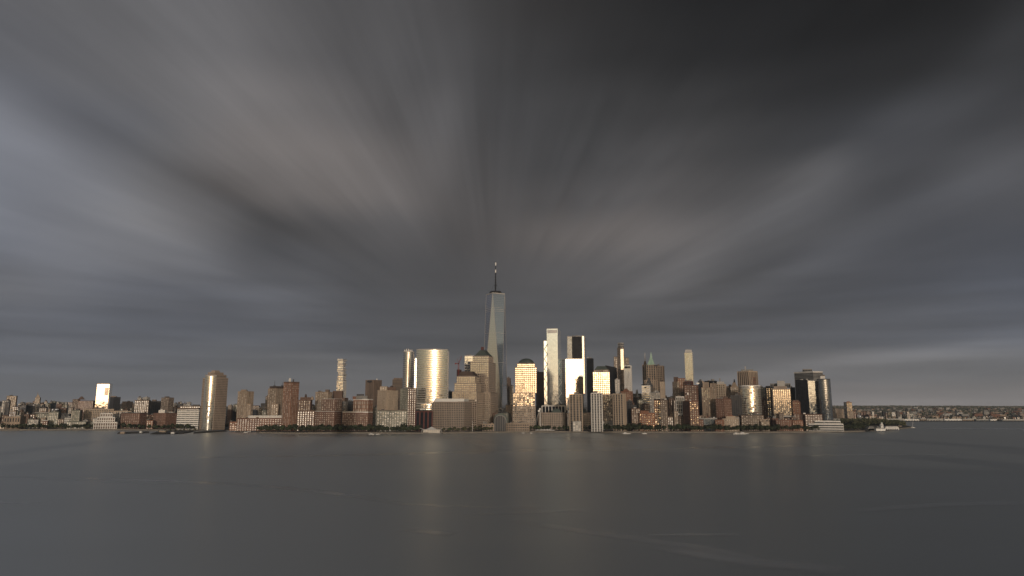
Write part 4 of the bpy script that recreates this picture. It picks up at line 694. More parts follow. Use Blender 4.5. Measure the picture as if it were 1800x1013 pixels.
B('office_tower', 'broad gold tower of closely set vertical ribs', 1780, [V(T, (1358, 1389), 683.5, s_goldpier, yaw=15, dep=30), V(CR, (1360, 1383), 679, granite, k='plain', b=683.8, dD=2, dep=24), V(PH, (1366, 1379), 669.5, lgrey, k='plain', b=679.4, dD=22, dep=12), V('roof_screen', (1354, 1389), 674, ST(grey, black, 8, 4, 1.3, 1.6), b=682, dD=30, dep=14), V(PD, (1358, 1390, 1397), 731, ST(white, g_dark, 7, 30, 2, 2.8), dD=-14, a=.4)], 'the gold-ribbed tower', roof=-1)
B('black_tower', 'narrow black slab right of the gold-ribbed tower', 1950, [V(T, (1389, 1397), 681, s_black)], 'the narrow black slab', roof=-1)
B('brick_tower', 'orange brick tower with pairs of gleaming windows', 1760, [V(T, (1393, 1405, 1406), 706, ST(brick3, g_gold, 5, 4.6, 2.6, 2.4, jit=1)), V(CR, (1394, 1404), 703.5, brick2, k='plain', b=706.4, dD=2, dep=10), V(WG, (1395, 1411), 727, s_brick, dD=-6, dep=14)], 'the gleaming brick tower', roof=-1)
B('office_tower', 'massive grey striped office tower with comb-like roof edge', 1900, [V(T, (1396, 1429, 1446), 654.5, ST(grey, g_dark, 3.8, 60, .5, 1.9), a=.6), V('roof_comb', (1395, 1429, 1446), 652.6, ST(white, g_black, 4, 3, 1, 1), b=654.8, dD=-1, a=.6), V(PH, (1411, 1427), 648.8, ST(grey, black, 8, 4, 1, 1), b=653, dD=14, dep=14)], 'the massive grey striped tower', roof=-1)
B('glass_tower', 'green-gold mirror tower with a near-black left flank', 1790, [V(T, (1398, 1418, 1438), 668, ST(black, g_black, 5, 5, .3, .5), yaw=42), V('mirror_face', (1417.5, 1436.8), 668.3, ST(steel, g_pale, 5, 5, .15, .35, pd=.05, bd=.06, jit=.3), dD=-3.0, dep=5, yaw=18)], 'the green-gold mirror tower', roof=-1)  # shaded left face coloured as black glass, sunlit front as a pale mirror sheet
B('curved_tower', 'slender curved glass tower with one bright vertical streak', 1745, [V(T, (1437, 1459), 666, ST(dgrey, g_blue, 4.6, 3.2, .25, .9, pd=.08, bd=.15, jit=.2), arc=12, dep=3, seg=18), V(PH, (1442, 1450), 661, white, k='plain', b=666.3, dD=14, dep=10)], 'the slender curved tower', roof=-1)
B('brick_block', 'wide low brick office block in front of the green-gold mirror tower', 1735, [V(PD, (1411, 1415, 1445), 728, s_brick2, a=.6), V('roof_tank', (1412, 1416), 726, white, k='plain', b=728.2, dD=5, dep=5)], 'the wide low brick office')
for q, (a, b, t, lab) in enumerate(((1364, 1391, 738, 'low red brick block under the gold-ribbed tower'), (1393, 1411, 739, 'small rust-coloured block beside the park trees'), (1338, 1352, 741, 'low tan block beside the dim low brown block'))):
    B('brick_block', lab, 1712, [V(PD, (a, b), t, (s_brick, s_brick3, s_tan)[q], dep=18)], None, roof=-1)
B('museum_building', 'long low white building of stacked horizontal decks', 1700, [V(PD, (1421, 1482), 745, ST(white, g_dark, 5, 60, .3, 3), dep=26), V(SB, (1432, 1477), 740, ST(white, g_dark, 4.5, 60, .3, 2.8), dD=5, b=745.3, dep=18)], 'the long white decked building', roof=-1)
B('apartment_block', 'pale tan block far right behind the slender curved tower', 2600, [V(T, (1458, 1470, 1472), 718, s_tan)], 'the far pale tan block')
B('apartment_block', 'second pale tan block, closer to the small golden tower', 2620, [V(T, (1471, 1480, 1483), 719, s_tan)], 'the second pale tan block')
B('glass_tower', 'small golden-faced tower standing alone on the right, dark left side', 2500, [V(T, (1483, 1488, 1497), 707, ST(brick, g_gold, 5, 5, .5, .8), yaw=84), V(CR, (1488, 1494), 705.8, brick3, k='plain', b=707.3, dD=5, dep=8), V(PD, (1489, 1500), 723, s_tan, dD=-6, dep=20)], 'the small golden tower', roof=-1)
# ------------------------------------------------------------------ waterfront things
# arched glass hall
D = 1722; xa, xb = slope(869, 740) * D, slope(889.5, 740) * D; rad = (xb - xa) / 2; cx = (xa + xb) / 2; zs = zat(741, D)
r = thing('arched_hall', 'arched dark glass hall with barrel vault by the marina', 'building', (cx, D, GZ), None, 879, D, 'the arched glass hall')
def arch(R_, y0, y1, zs_, z0, n=16):
    P = [(-R_, z0)] + [(-R_ * math.cos(math.pi * k / n), zs_ + R_ * math.sin(math.pi * k / n)) for k in range(n + 1)] + [(R_, z0)]
    m = MB(); i = 0
    for y in (y0, y1): m.v += [(cx + a, y, b) for a, b in P]
    q = len(P)
    m.f.append(tuple(range(q))); m.f.append(tuple(reversed(range(q, 2 * q))))
    for k in range(q): m.f.append((k, q + k, q + (k + 1) % q, (k + 1) % q))
    return m
arch(rad, D, D + 30, zs, GZ).build('vault', g_dark, r); arch(rad * 1.25, D + 30, D + 50, zs + 2, GZ).build('rear_vault', dcopper, r)
for q in range(5):
    f = 1.02; m = MB(); yy = D - .3 + q * 7
    for k in range(16):
        t0, t1 = math.pi * k / 16, math.pi * (k + 1) / 16
        m.tube((cx - rad * f * math.cos(t0), yy, zs + rad * f * math.sin(t0)), (cx - rad * f * math.cos(t1), yy, zs + rad * f * math.sin(t1)), .5, n=4)
    m.tube((cx - rad * f, yy, GZ), (cx - rad * f, yy, zs), .5, n=4); m.tube((cx + rad * f, yy, GZ), (cx + rad * f, yy, zs), .5, n=4); m.build('arch_rib', lgrey, r)
for q in range(5):
    m = MB(); xx = cx - rad * .8 + q * rad * .4; m.tube((xx, D - .4, GZ), (xx, D - .4, zs + math.sqrt(max(0, rad ** 2 - (xx - cx) ** 2)) - .4), .25, n=4); m.build('mullion', steel, r)
HERO.append((869, 890, 728, D))
B('promenade_building', 'low tan terrace building left of the arched glass hall', 1718, [V(PD, (848, 868), 745, ST(tan, g_dark, 5, 6, 2.5, 2.4), dep=20)], 'the low tan terrace', roof=-1)
B('promenade_building', 'long low tan terrace building right of the arched glass hall', 1715, [V(PD, (889.8, 930), 744, ST(tan, g_dark, 5, 6, 2.5, 2.4), dep=20)], 'the long tan terrace', roof=-1)

# ferry pavilion with peaked white fabric roof on a deck over the water
D = dist(763, 0); xl, xr = slope(738, 755) * D, slope(778, 755) * D; cx = (xl + xr) / 2; hw = (xr - xl) / 2
r = thing('ferry_pavilion', 'ferry landing with peaked white fabric roof and upturned corners', 'pavilion', (cx, D, 0), None, 758, D, 'the ferry pavilion')
m = MB(); n = 16; zlo = zat(755.5, D); zpk = zat(750.3, D)
for j in range(n + 1):
    for i in range(n + 1):
        u, v = i / n * 2 - 1, j / n * 2 - 1; rr = min(1, math.hypot(u * 1.6, v)); h = (1 - rr) ** 1.3 * (zpk - zlo) + max(0, abs(u) - .55) ** 1.5 * 12
        m.v.append((cx + u * hw, D + 9 + v * 9, zlo + h))
for j in range(n):
    for i in range(n): a = j * (n + 1) + i; m.f.append((a, a + 1, a + n + 2, a + n + 1))
o = m.build('fabric_roof', whitep, r, smooth=True); md = o.modifiers.new('solid', 'SOLIDIFY'); md.thickness = .4
m = MB(); m.box((cx, D + 9, .4), (hw * 2 - 2, 20, 1.4)); m.build('deck', grey, r)
for q in range(10):
    m = MB(); xx = cx - hw * .85 + hw * 1.7 * q / 9; m.tube((xx, D + 1, 1.8), (xx, D + 1.5, zlo + .6), .3, n=6); m.build('post', lgrey, r)
m = MB(); m.box((cx, D + 10, 1.8), (hw * 1.5, 9, zlo - 2.4)); m.build('waiting_room', g_win, r)
for s_ in (-1, 1):
    for q in range(2): m = MB(); m.tube((cx + s_ * hw * .93, D + 3 + q * 12, 1.8), (cx + s_ * hw * .78, D + 3 + q * 12, zlo + 1.5), .35, n=6); m.build('raking_strut', lgrey, r)

# clock tower pier
D = 1735; r = thing('clock_tower_pier', 'small white pier house with domed clock tower at the island tip', 'building', (slope(1550, 750) * D, D, GZ), None, 1550, D, 'the clock tower pier')
def pbox(root, name, x0, x1, yt, D, dep, mat, b=None, fr=None):
    P = corner_poly(x0, x1, x1, yt, D, dep=dep, yaw=0); m = MB(); z0 = GZ if b is None else zat(b, D); m.prism(P, z0, zat(yt, D), scalep(P, fr) if fr is not None else None); return m.build(name, mat, root)
pbox(r, 'clock_tower', 1548, 1552.6, 746, D, 7, whitep); pbox(r, 'belfry', 1548.8, 1551.8, 743.2, D + 1, 5, white, 746.2, .8); pbox(r, 'dome_cap', 1549.3, 1551.3, 741.8, D + 2, 3, copper, 743.3, .1)
pbox(r, 'pier_house', 1540, 1556, 754, D - 4, 9, whitep); pbox(r, 'side_roof', 1539.6, 1556.4, 752.8, D - 4.4, 10, lgrey, 754.1, .85)
m = MB(); p = Vector((slope(1550.2, 749) * D, D - .2)); m.tube((p.x, p.y - .3, zat(747.6, D)), (p.x, p.y, zat(747.6, D)), 1.2, n=12); m.build('clock_face', darkbrown, r)
D = 1760; r = thing('pier_shed', 'long grey-roofed shed with row of arches beside the clock tower', 'shed', (slope(1536, 752) * D, D, GZ), None, 1536, D, 'the grey-roofed shed')
pbox(r, 'shed_wall', 1526, 1547.5, 752.6, D, 12, lgrey); pbox(r, 'shed_roof', 1525.6, 1547.8, 749.6, D - .5, 13, grey, 752.7, .7)
for q in range(9): pbox(r, 'arch_opening', 1527 + q * 2.25, 1528.4 + q * 2.25, 754, D - .4, .6, black)
D = 1800; r = thing('ferry_shed', 'long low white shed with curved roof right of the clock tower', 'shed', (slope(1567, 752) * D, D, GZ), None, 1567, D, 'the long white shed')
pbox(r, 'shed_wall', 1556, 1580, 752.5, D, 12, whitep); pbox(r, 'shed_roof', 1555.6, 1580.4, 749.8, D - .5, 13, white, 752.6, .8)
for q in range(7): pbox(r, 'door_opening', 1557.5 + q * 3.2, 1559.4 + q * 3.2, 754, D - .4, .6, dgrey)
# round fort on the island
D = 2520; cx = slope(1546.5, 738) * D; r = thing('round_fort', 'round sandstone fort on the wooded island', 'fort', (cx, D + 10, GZ), None, 1546, D, 'the round fort')
m = MB(); m.rev((cx, D + 10), [(11.5, GZ), (11.5, zat(734.6, D)), (10.3, zat(734.6, D)), (10.3, zat(735.6, D))], 24); m.build('fort_wall', tan, r)
for q in range(12):
    t = math.pi + math.pi * (q + .5) / 12; m = MB(); m.box((cx + 11.6 * math.cos(t), D + 10 + 11.6 * math.sin(t), zat(739, D)), (.5, 1.4, 2.2), t); m.build('gun_port', darkbrown, r)
for x0, x1, yt, D, mt_, lab in ((1579, 1585, 748, 2080, tan, 'tiny tan hut at the very tip of the shore'), (1500, 1512, 745.5, 1830, lgrey, 'pale park building among the trees before the island'), (1452, 1476, 735.5, 2300, lgrey, 'low blue-grey pier roof behind the long white decked building')):
    r = thing('park_pavilion', lab, 'building', (slope(x0, yt) * D, D, GZ), None, x0, D, None)
    pbox(r, 'wall', x0, x1, yt + .8, D, 10, mt_); pbox(r, 'roof', x0 - .3, x1 + .3, yt, D - .4, 11, roofm, yt + .9, .8); pbox(r, 'doorway', x0 + 1.2, x0 + 2.2, yt + 1.6, D - .3, .5, black)

# ------------------------------------------------------------------ boats
def hull(m, c, L_, B_, h, yaw=0, bow=1):
    ca, sa = math.cos(yaw), math.sin(yaw)
    S_ = [(-.5, .8, 0), (-.5, 1, 1), (-.1, 1, 1), (.25, .85, 1.05), (.5, .05, 1.25)]
    lo, hi = [], []
    for t, wv, zz in [(-.5, .8, 1), (-.15, 1, 1), (.22, .8, 1.08), (.5, .04, 1.3)]:
        for sgn, arr in ((-1, lo), (1, hi)):
            arr.append((t * L_, sgn * wv * B_ / 2, zz * h))
    ring = lo + hi[::-1]; i = len(m.v); q = len(ring)
    f = lambda x, y, z: (c[0] + x * ca * bow - y * sa, c[1] + x * sa * bow + y * ca, c[2] + z)
    m.v += [f(x * .93, y * .7, -.4) for x, y, z in ring] + [f(*p) for p in ring]
    for k in range(q): m.f.append((i + k, i + (k + 1) % q, i + q + (k + 1) % q, i + q + k))
    m.f.append(tuple(i + q + k for k in range(q))); m.f.append(tuple(i + k for k in reversed(range(q))))
def small_boat(name, lab, x, y, L_, mast=0, yaw=0, grp=None, cabin=True, mat=whitep, bow=1, tiers=1):
    p = on_water(x, y); r = thing(name, lab, 'boat', p, grp, x, p.y, None); h = max(.9, L_ * .09)
    m = MB(); hull(m, p, L_, L_ * .28, h, yaw, bow); m.build('hull', mat, r)
    if cabin:
        for q in range(tiers):
            m = MB(); f = .5 - .13 * q; m.box((p.x - L_ * .05 * bow, p.y, h * (1 + .95 * q)), (L_ * f, L_ * .2, h * .95), yaw); cb_ = m.build('cabin', mat, r)
            m = MB(); m.box((p.x - L_ * .05 * bow, p.y, h * (1.3 + .95 * q)), (L_ * f + .12, L_ * .2 + .12, h * .35), yaw); m.build('cabin_window', g_black, cb_)
    if mast:
        m = MB(); m.tube((p.x, p.y, h), (p.x, p.y, h + mast), .28 + mast * .006, .12, 6); m.build('mast', whitep, r)
        m = MB(); m.tube((p.x, p.y, h + 2), (p.x - L_ * .4 * bow, p.y, h + 2.2), .3, n=5); m.build('boom', whitep, r)
        m = MB(); m.tube((p.x, p.y, h + mast), (p.x + L_ * .48 * bow, p.y, h), .07, n=3); m.tube((p.x, p.y, h + mast), (p.x - L_ * .48 * bow, p.y, h), .07, n=3); m.build('rigging', steel, r, 'stuff')
    return r
small_boat('motor_yacht', 'large white motor yacht moored before the arched glass hall', 890, 758.8, 48, tiers=3, bow=1)
# big sailing yacht with leaning spars
p = on_water(958, 759); r = small_boat('sailing_yacht', 'large white sailing yacht with very tall mast and raking stays', 958, 759, 50, tiers=2, bow=-1)
mx_ = slope(949.5, 740) * p.y; zt2 = zat(718.5, p.y)
m = MB(); m.tube((mx_, p.y, 4), (mx_, p.y, zt2), 1.3, .8, 8); m.build('main_mast', whitep, r)
m = MB(); m.prism([(mx_ - 5.5, p.y - .3), (mx_, p.y - .3), (mx_, p.y + .3), (mx_ - 5.5, p.y + .3)], zat(724, p.y), zat(721, p.y)); m.prism([(mx_ - 2.2, p.y - .3), (mx_ + 1.5, p.y - .3), (mx_ + 1.5, p.y + .3), (mx_ - 2.2, p.y + .3)], zat(721, p.y) + .02, zt2 + 1); m.build('masthead', whitep, r)
for xb_ in (936, 940.5): m = MB(); m.tube((mx_ - 3, p.y, zat(724, p.y)), (slope(xb_, 757) * p.y, p.y - 2, 3), .45, n=5); m.build('forestay', lgrey, r)
m = MB(); m.tube((slope(954, 750) * p.y, p.y, 4), (slope(954, 750) * p.y, p.y, zat(744, p.y)), .5, .3, 6); m.build('mizzen_mast', whitep, r)
small_boat('sailboat', 'lone sailboat with pale hull and tall mast off the island tip', 1604.8, 752.4, 13, mast=30)
def pos(x, y, lab, L_, tiers=1, mast=0, bow=1, n='motor_boat'): small_boat(n, lab, x, y, L_, mast, tiers=tiers, bow=bow)
pos(653, 764, 'white ferry left of a pair below the white-corniced brick block', 13, 2); pos(664, 764, 'white ferry right of a pair below the white-corniced brick block', 10, 1, bow=-1)
pos(1099, 763, 'white ferry before the broadest ribbed apartment tower', 14, 2); pos(1106, 763, 'small white launch just right of the ferry off the ribbed towers', 7); pos(1133, 763, 'white cabin boat below the glinting brick block', 12, 1, bow=-1)
pos(1294, 763.5, 'white ferry below the cream terraced building', 15, 2); pos(1304, 763.5, 'long white ferry below the round silver-gold building', 19, 2, bow=-1); pos(1313, 763, 'little white boat at the end of the ferry row', 8)
pos(920, 762, 'tiny grey tender between the two large yachts', 6); pos(934, 762, 'tiny white tender beside the sailing yacht', 6); pos(872, 761, 'small dark-windowed launch left of the motor yacht', 8)
for q, (x, y, L_, w_) in enumerate(((400, 758, 7, 'grey dinghy nearest the granite tower'), (414, 757.6, 9, 'white sloop at the west of the moorings'), (424, 759, 8, 'low white skiff in the small cove'), (432, 760.5, 11, 'white launch furthest out in the cove'), (438, 759.3, 9, 'pinkish launch in the middle of the cove'), (443, 757.5, 9, 'white sloop near the wooded point'))):
    small_boat('moored_boat', w_, x, y, L_, mast=12 if 'sloop' in w_ else 0, mat=whitep if 'grey' not in w_ else grey, grp='boats moored in the small cove', bow=1 - 2 * (q % 2))
for x, y, lab in ((830, 761, 'slim white flag mast on the quay, the left of two'), (850, 760.5, 'slim white lamp mast with bright head on the quay')):
    p = on_water(x, y); p.y += 8; p.z = GZ; r = thing('quay_mast', lab, 'mast', p, None, x, p.y, None); m = MB(); m.tube(p, (p.x, p.y, zat(743 if x < 840 else 741, p.y)), .5, .3, 6); m.build('pole', whitep, r)
    m = MB(); m.rev(p, [(1.0, zat(742, p.y)), (1.0, zat(742, p.y) + 1)], 8); m.build('mast_head', whitep, r)

# ------------------------------------------------------------------ left piers
def pier(lab, pts, z=1.6, piles=True):
    P = [on_water(*q) for q in pts]; c = sum(P, Vector()) / len(P); r = thing('pier', lab, 'pier', (c.x, c.y, 0), None, sum(q[0] for q in pts) / len(pts), c.y, None)
    m = MB(); m.prism([(p.x, p.y) for p in P], z - .8, z); m.build('deck', paving, r)
    a, b = P[0], P[1]; k = max(2, int((b - a).length / 12))
    for q in range(k + 1): e = a.lerp(b, q / k); m = MB(); m.tube((e.x, e.y + 1, -1), (e.x, e.y + 1, z - .7), .6, n=6); m.build('pile', wood, r)
pier('long low broken pier running out west of the wooded pier', [(206, 763), (262, 762), (262, 759.5), (209, 760.6)])
pier('broad wooded pier reaching out below the dark red block', [(264, 764), (322, 763), (345, 758.5), (285, 758)], 2.2)
pier('narrow outer jetty of the small cove', [(340, 762.6), (398, 758.8), (396, 757.6), (342, 760.4)])
random.seed(3)
for x, y, w_, lab in ((216, 762, 10, 'pale shed on the broken pier'), (248, 760.8, 5, 'small white hut at the shore end of the broken pier'), (286, 760, 16, 'flat pale building on the wooded pier'), (304, 762.4, 7, 'white kiosk at the tip of the wooded pier')):
    p = on_water(x, y, 2.0); r = thing('pier_hut', lab, 'hut', (p.x, p.y, 1.6), None, x, p.y, None); m = MB(); m.box((p.x, p.y, 1.6), (w_, 6, 3.6)); m.build('wall', whitep if 'white' in lab else tan, r); m = MB(); m.box((p.x, p.y, 5.21), (w_ + 1, 7, .5)); m.build('roof', lgrey, r)

# ------------------------------------------------------------------ trees
def crown_mesh(name, n, rx, rz, seed, mat, lump=3):
    rd = random.Random(seed); m = MB()
    cs = [(rd.uniform(-.45, .45) * rx, rd.uniform(-.45, .45) * rx, rd.uniform(-.3, .45) * rz, rd.uniform(.45, .65)) for _ in range(lump)] + [(0, 0, 0, .72)]
    for _ in range(n):
        c = rd.choice(cs); d = Vector((rd.gauss(0, 1), rd.gauss(0, 1), rd.gauss(0, 1))).normalized(); rr = c[3] * rd.uniform(.72, 1.08)
        p = Vector((c[0] + d.x * rx * rr, c[1] + d.y * rx * rr, c[2] + d.z * rz * rr)); nr = (d + Vector((rd.uniform(-.7, .7), rd.uniform(-.7, .7), rd.uniform(-.3, .9)))).normalized()
        u = nr.orthogonal().normalized(); v = nr.cross(u); s_ = rd.uniform(.45, .95); m.quad(tuple(p - u * s_ - v * s_), tuple(p + u * s_ - v * s_ * .7), tuple(p + u * s_ * .8 + v * s_), tuple(p - u * s_ * .6 + v * s_ * .9))
    me = bpy.data.meshes.new(name); me.from_pydata(m.v, [], m.f); me.materials.append(mat); return me
def trunk_mesh():
    m = MB(); m.tube((0, 0, 0), (0, 0, 4.5), .38, .26, 7); m.tube((0, 0, 3.6), (1.6, .4, 6.6), .2, .09, 5); m.tube((0, 0, 3.4), (-1.5, -.5, 6.4), .2, .09, 5); m.tube((0, 0, 4.3), (.1, 1.0, 7.4), .2, .08, 5)
    me = bpy.data.meshes.new('trunk'); me.from_pydata(m.v, [], m.f); me.materials.append(wood); return me
TRK = trunk_mesh()
KIND = [('dark green', crown_mesh('crown', 330, 4.4, 4.2, 1, leaf_a)), ('olive', crown_mesh('crown', 300, 4.2, 3.9, 2, leaf_b)), ('mid green', crown_mesh('crown', 320, 4.8, 3.7, 3, leaf_c)), ('round-topped dark green', crown_mesh('crown', 340, 5.0, 4.6, 4, leaf_a, 5)), ('bushy olive', crown_mesh('crown', 320, 4.9, 3.8, 5, leaf_b, 5))]
TREES = []
def tree(px, D, s_, kind, where=None, z=GZ):
    p = Vector((slope(px, 755) * D, D, z)); nm, me = KIND[kind]
    o = bpy.data.objects.new('tree', None); COL.objects.link(o); o.location = p; o.scale = (s_ * random.uniform(.9, 1.15), s_, s_ * random.uniform(.85, 1.1)); o.rotation_euler = (0, 0, random.uniform(0, 6.28))
    t = bpy.data.objects.new('trunk', TRK); COL.objects.link(t); t.parent = o
    c = bpy.data.objects.new('crown', me); COL.objects.link(c); c.parent = o; c.location = (0, 0, 7.0); c['label'] = nm + ' crown of leaves'
    o['category'] = 'tree'; o['group'] = 'trees along the shore'; TREES.append((o, px, D, nm, s_, where))
def shoreD(px):
    for (a, ya), (b, yb_) in zip(SHORE, SHORE[1:]):
        if a <= px <= b: return dist(ya + (yb_ - ya) * (px - a) / (b - a))
    return 1750
random.seed(11)
def rowt(x0, x1, step, back, smin, smax, kinds=(0, 1, 2, 3, 4)):
    x = x0
    while x < x1:
        tree(x, shoreD(min(x, 1600)) + back + random.uniform(-3, 5), random.uniform(smin, smax), random.choice(kinds)); x += step * random.uniform(.7, 1.35)
rowt(4, 205, 7, 4, .9, 1.3); rowt(4, 330, 8, 26, 1.0, 1.5, (0, 3, 2)); rowt(215, 340, 7.5, 6, .8, 1.1); rowt(340, 455, 7, 8, .8, 1.2); rowt(458, 738, 7.5, 12, 1.15, 1.6, (0, 3, 2, 3, 0)); rowt(465, 735, 11, 22, 1.3, 1.75, (0, 3, 0))
rowt(780, 868, 8, 9, 1.0, 1.35, (1, 4, 2)); rowt(932, 1000, 7, 18, 1.1, 1.4, (0, 3, 2)); rowt(1000, 1350, 7, 12, 1.1, 1.6, (0, 0, 3, 2)); rowt(1060, 1350, 11, 24, 1.3, 1.65, (0, 3, 2))
rowt(1350, 1525, 6.5, 10, 1.1, 1.5, (0, 3, 1)); rowt(1290, 1430, 12, 24, 1.3, 1.6, (0, 3, 1)); rowt(1482, 1530, 9, 40, 1.3, 1.6, (0, 3))
for x in range(280, 345, 9): tree(x + random.uniform(-2, 2), dist(761.2 - (x - 280) * .03), random.uniform(.45, .65), random.choice((1, 2, 4)), None, 2.2)
# wooded island: one mass of trees
m = MB(); rd = random.Random(9)
for _ in range(15000):
    a = rd.random(); x = 1430 + 162 * a ** .9; y = rd.uniform(744.6, 749.6 - .6 * (x < 1500)); D = dist(y); 
    if x > 1583: 
        if rd.random() < .6: continue
    hh = 11 + 8 * mnoise.noise(Vector((slope(x, 745) * D / 22, D / 22, 0))) + (3 if x < 1560 else -3); hh *= min(1, (1595 - x) / 14)
    p = Vector((slope(x, y) * D, D, GZ + max(1, hh) * rd.uniform(.35, 1))); nr = Vector((rd.uniform(-1, 1), rd.uniform(-1.2, .2), rd.uniform(0, 1))).normalized(); u = nr.orthogonal().normalized(); v = nr.cross(u); s_ = rd.uniform(1, 2)
    m.quad(tuple(p - u * s_ - v * s_), tuple(p + u * s_ - v * s_), tuple(p + u * s_ + v * s_), tuple(p - u * s_ + v * s_))
o = m.build('island_trees', leaf_b, None, 'stuff')

# ------------------------------------------------------------------ filler city blocks: each one a thing of its own
random.seed(21)
def covered(x0, x1, yt, D):
    n = 0
    for q in range(5):
        x = x0 + (x1 - x0) * (q + .5) / 5
        if any(a <= x <= b and t <= yt + 1.5 and d < D for a, b, t, d in HERO): n += 1
    return n >= 4
CN = [('brick', 'red', s_brick), ('brick', 'brown', s_brick2), ('stone', 'tan', s_tan), ('stone', 'brown', s_brown), ('concrete', 'grey', s_grey), ('panelled', 'pale grey', s_lgrey), ('stone', 'greenish', s_green), ('glass', 'dark', s_dark)]
FILL = []
def fill(x0, x1, ymin, ymax, D, wmin=6, wmax=16, grp=None, ks=None, dD=60):
    x = x0
    while x < x1:
        w_ = random.uniform(wmin, wmax); t = random.uniform(ymin, ymax); Dd = D + random.uniform(0, dD)
        k = random.choice(ks or range(8)); mat_, col, st = CN[k]
        if not covered(x, x + w_, t, Dd):
            side = random.uniform(.12, .3) * w_
            xs = (x, x + w_ - side, x + w_) if x < 900 else (x, x + side, x + w_)
            P = corner_poly(*xs, t, Dd, a=random.uniform(.6, 1)); c = cen(P); z1 = zat(t, Dd)
            r = thing('city_block', '', 'building', (c.x, c.y, GZ), grp, x + w_ / 2, Dd, None)
            volume(r, 'main_block', P, GZ, z1, st); feat = ''
            if random.random() < .55:
                m = MB(); sx = (Vector(P[0]) - Vector(P[1])).length; m.box((c.x + random.uniform(-.2, .2) * sx, c.y, z1 - .1), (sx * random.uniform(.2, .5), 6, random.uniform(2, 6))); m.build('roof_house', random.choice((grey, lgrey, brick2, roofm)), r); feat = 'with roof house'
            if random.random() < .3 and st in (s_brick, s_brick2, s_tan, s_brown): water_tank(r, c, z1); feat = 'with water tank' if not feat else 'with roof house and water tank'
            FILL.append((r, x + w_ / 2, Dd, w_, t, mat_, col, feat)); HERO.append((x, x + w_, t, Dd))
        x += w_ * random.uniform(.75, 1.2)
fill(-20, 355, 733, 742, 1925, 8, 16, 'city blocks along the west shore', dD=20); fill(-20, 355, 723, 731, 2060, 8, 18, 'city blocks along the west shore'); fill(-20, 480, 714, 722, 2350, 7, 16, 'second rank of city blocks'); fill(-10, 700, 708, 714, 2800, 5, 14, 'far rank of low city blocks', dD=300)
fill(400, 480, 716, 728, 2050, 6, 12, 'city blocks behind the long brick school'); fill(455, 700, 712, 722, 1900, 8, 16, 'second rank of city blocks')
fill(-10, 160, 705, 709, 3300, 4, 9, 'far rank of low city blocks', dD=300); fill(225, 330, 706, 710, 3300, 4, 9, 'far rank of low city blocks', dD=300); fill(700, 1110, 722, 732, 1850, 8, 16, 'city blocks between the central towers'); fill(1100, 1420, 728, 738, 1735, 8, 16, 'city blocks between the southern towers', (0, 1, 2, 3, 4), 20) if False else None
fill(1108, 1400, 722, 736, 1745, 8, 15, 'city blocks between the southern towers', ks=(0, 1, 2, 3, 4, 1), dD=20); fill(1108, 1400, 700, 716, 1830, 7, 14, 'city blocks between the southern towers', ks=(1, 2, 3, 4, 6, 7), dD=60); fill(1108, 1350, 684, 700, 2000, 7, 13, 'tall blocks behind the southern towers', ks=(2, 3, 4, 7)); fill(780, 1100, 700, 715, 2250, 7, 14, 'city blocks between the central towers')
# houses beyond the harbour
fill(1455, 1600, 722, 729, 3050, 4, 9, 'distant blocks beyond the harbour', dD=300); fill(1500, 1830, 731, 736, 3020, 4, 10, 'distant blocks beyond the harbour', dD=200)
# the far warehouses, white, on the far quay
for k, (a, b, t, wm_, lab) in enumerate(((1548, 1590, 736, lgrey, 'long grey quay warehouse behind the round fort'), (1590, 1616, 736.6, whitep, 'white far warehouse with three humps, left of the sailboat mast'), (1618, 1628, 735.5, tan, 'small tan far warehouse beside the white humped one'), (1629, 1658, 736.2, lgrey, 'long pale far warehouse with dark doors'), (1660, 1691, 736.6, whitep, 'white far warehouse with plain roof, nearer the picture edge'), (1692, 1712, 736.2, tan, 'sand-coloured low far warehouse'), (1716, 1738, 737, g_blue, 'blue-grey low warehouse on the far quay'), (1741, 1752, 737, whitep, 'short white far warehouse'), (1762, 1830, 737, lgrey, 'very long grey-blue far warehouse at the picture edge'))):
    D = 2950; r = thing('quay_warehouse', lab, 'warehouse', (slope(a, t) * D, D, GZ), 'warehouses on the far quay', a, D, None); pbox(r, 'wall', a, b, t + 1.6, D, 18, wm_); pbox(r, 'roof', a - .2, b + .2, t, D - .5, 19, lgrey if wm_ is not whitep else whitep, t + 1.7, .9)
    for q in range(int((b - a) / 5)): pbox(r, 'loading_door', a + 2 + q * 5, a + 3.6 + q * 5, t + 2.6, D - .8, .6, dgrey)
# the nearest 250 far houses on the rising ground, then the rest as one mass
rd = random.Random(4); HS = [MB() for _ in range(4)]; hm = [tan, brick, grey, lgrey]
boxm = {}
def house_mesh(w_, d_, h_, mt_, pitched):
    m = MB(); m.prism([(-w_, -d_), (w_, -d_), (w_, d_), (-w_, d_)], -6, h_)
    me = bpy.data.meshes.new('wall'); me.from_pydata(m.v, [], m.f); me.materials.append(mt_)
    m = MB()
    if pitched: m.prism([(-w_ - .5, -d_ - .5), (w_ + .5, -d_ - .5), (w_ + .5, d_ + .5), (-w_ - .5, d_ + .5)], h_ + .01, h_ + 3.5, [(-w_ * .7, -.2), (w_ * .7, -.2), (w_ * .7, .2), (-w_ * .7, .2)])
    else: m.prism([(-w_ - .4, -d_ - .4), (w_ + .4, -d_ - .4), (w_ + .4, d_ + .4), (-w_ - .4, d_ + .4)], h_ + .01, h_ + .9)
    m2 = bpy.data.meshes.new('roof'); m2.from_pydata(m.v, [], m.f); m2.materials.append(roofm if pitched else mt_); return me, m2
HM = [house_mesh(rd.uniform(6, 14), rd.uniform(5, 9), rd.uniform(7, 16), hm[k % 4], k % 3 == 0) for k in range(12)]
HK = ['tan', 'red brick', 'grey', 'pale']
HOUSES = []
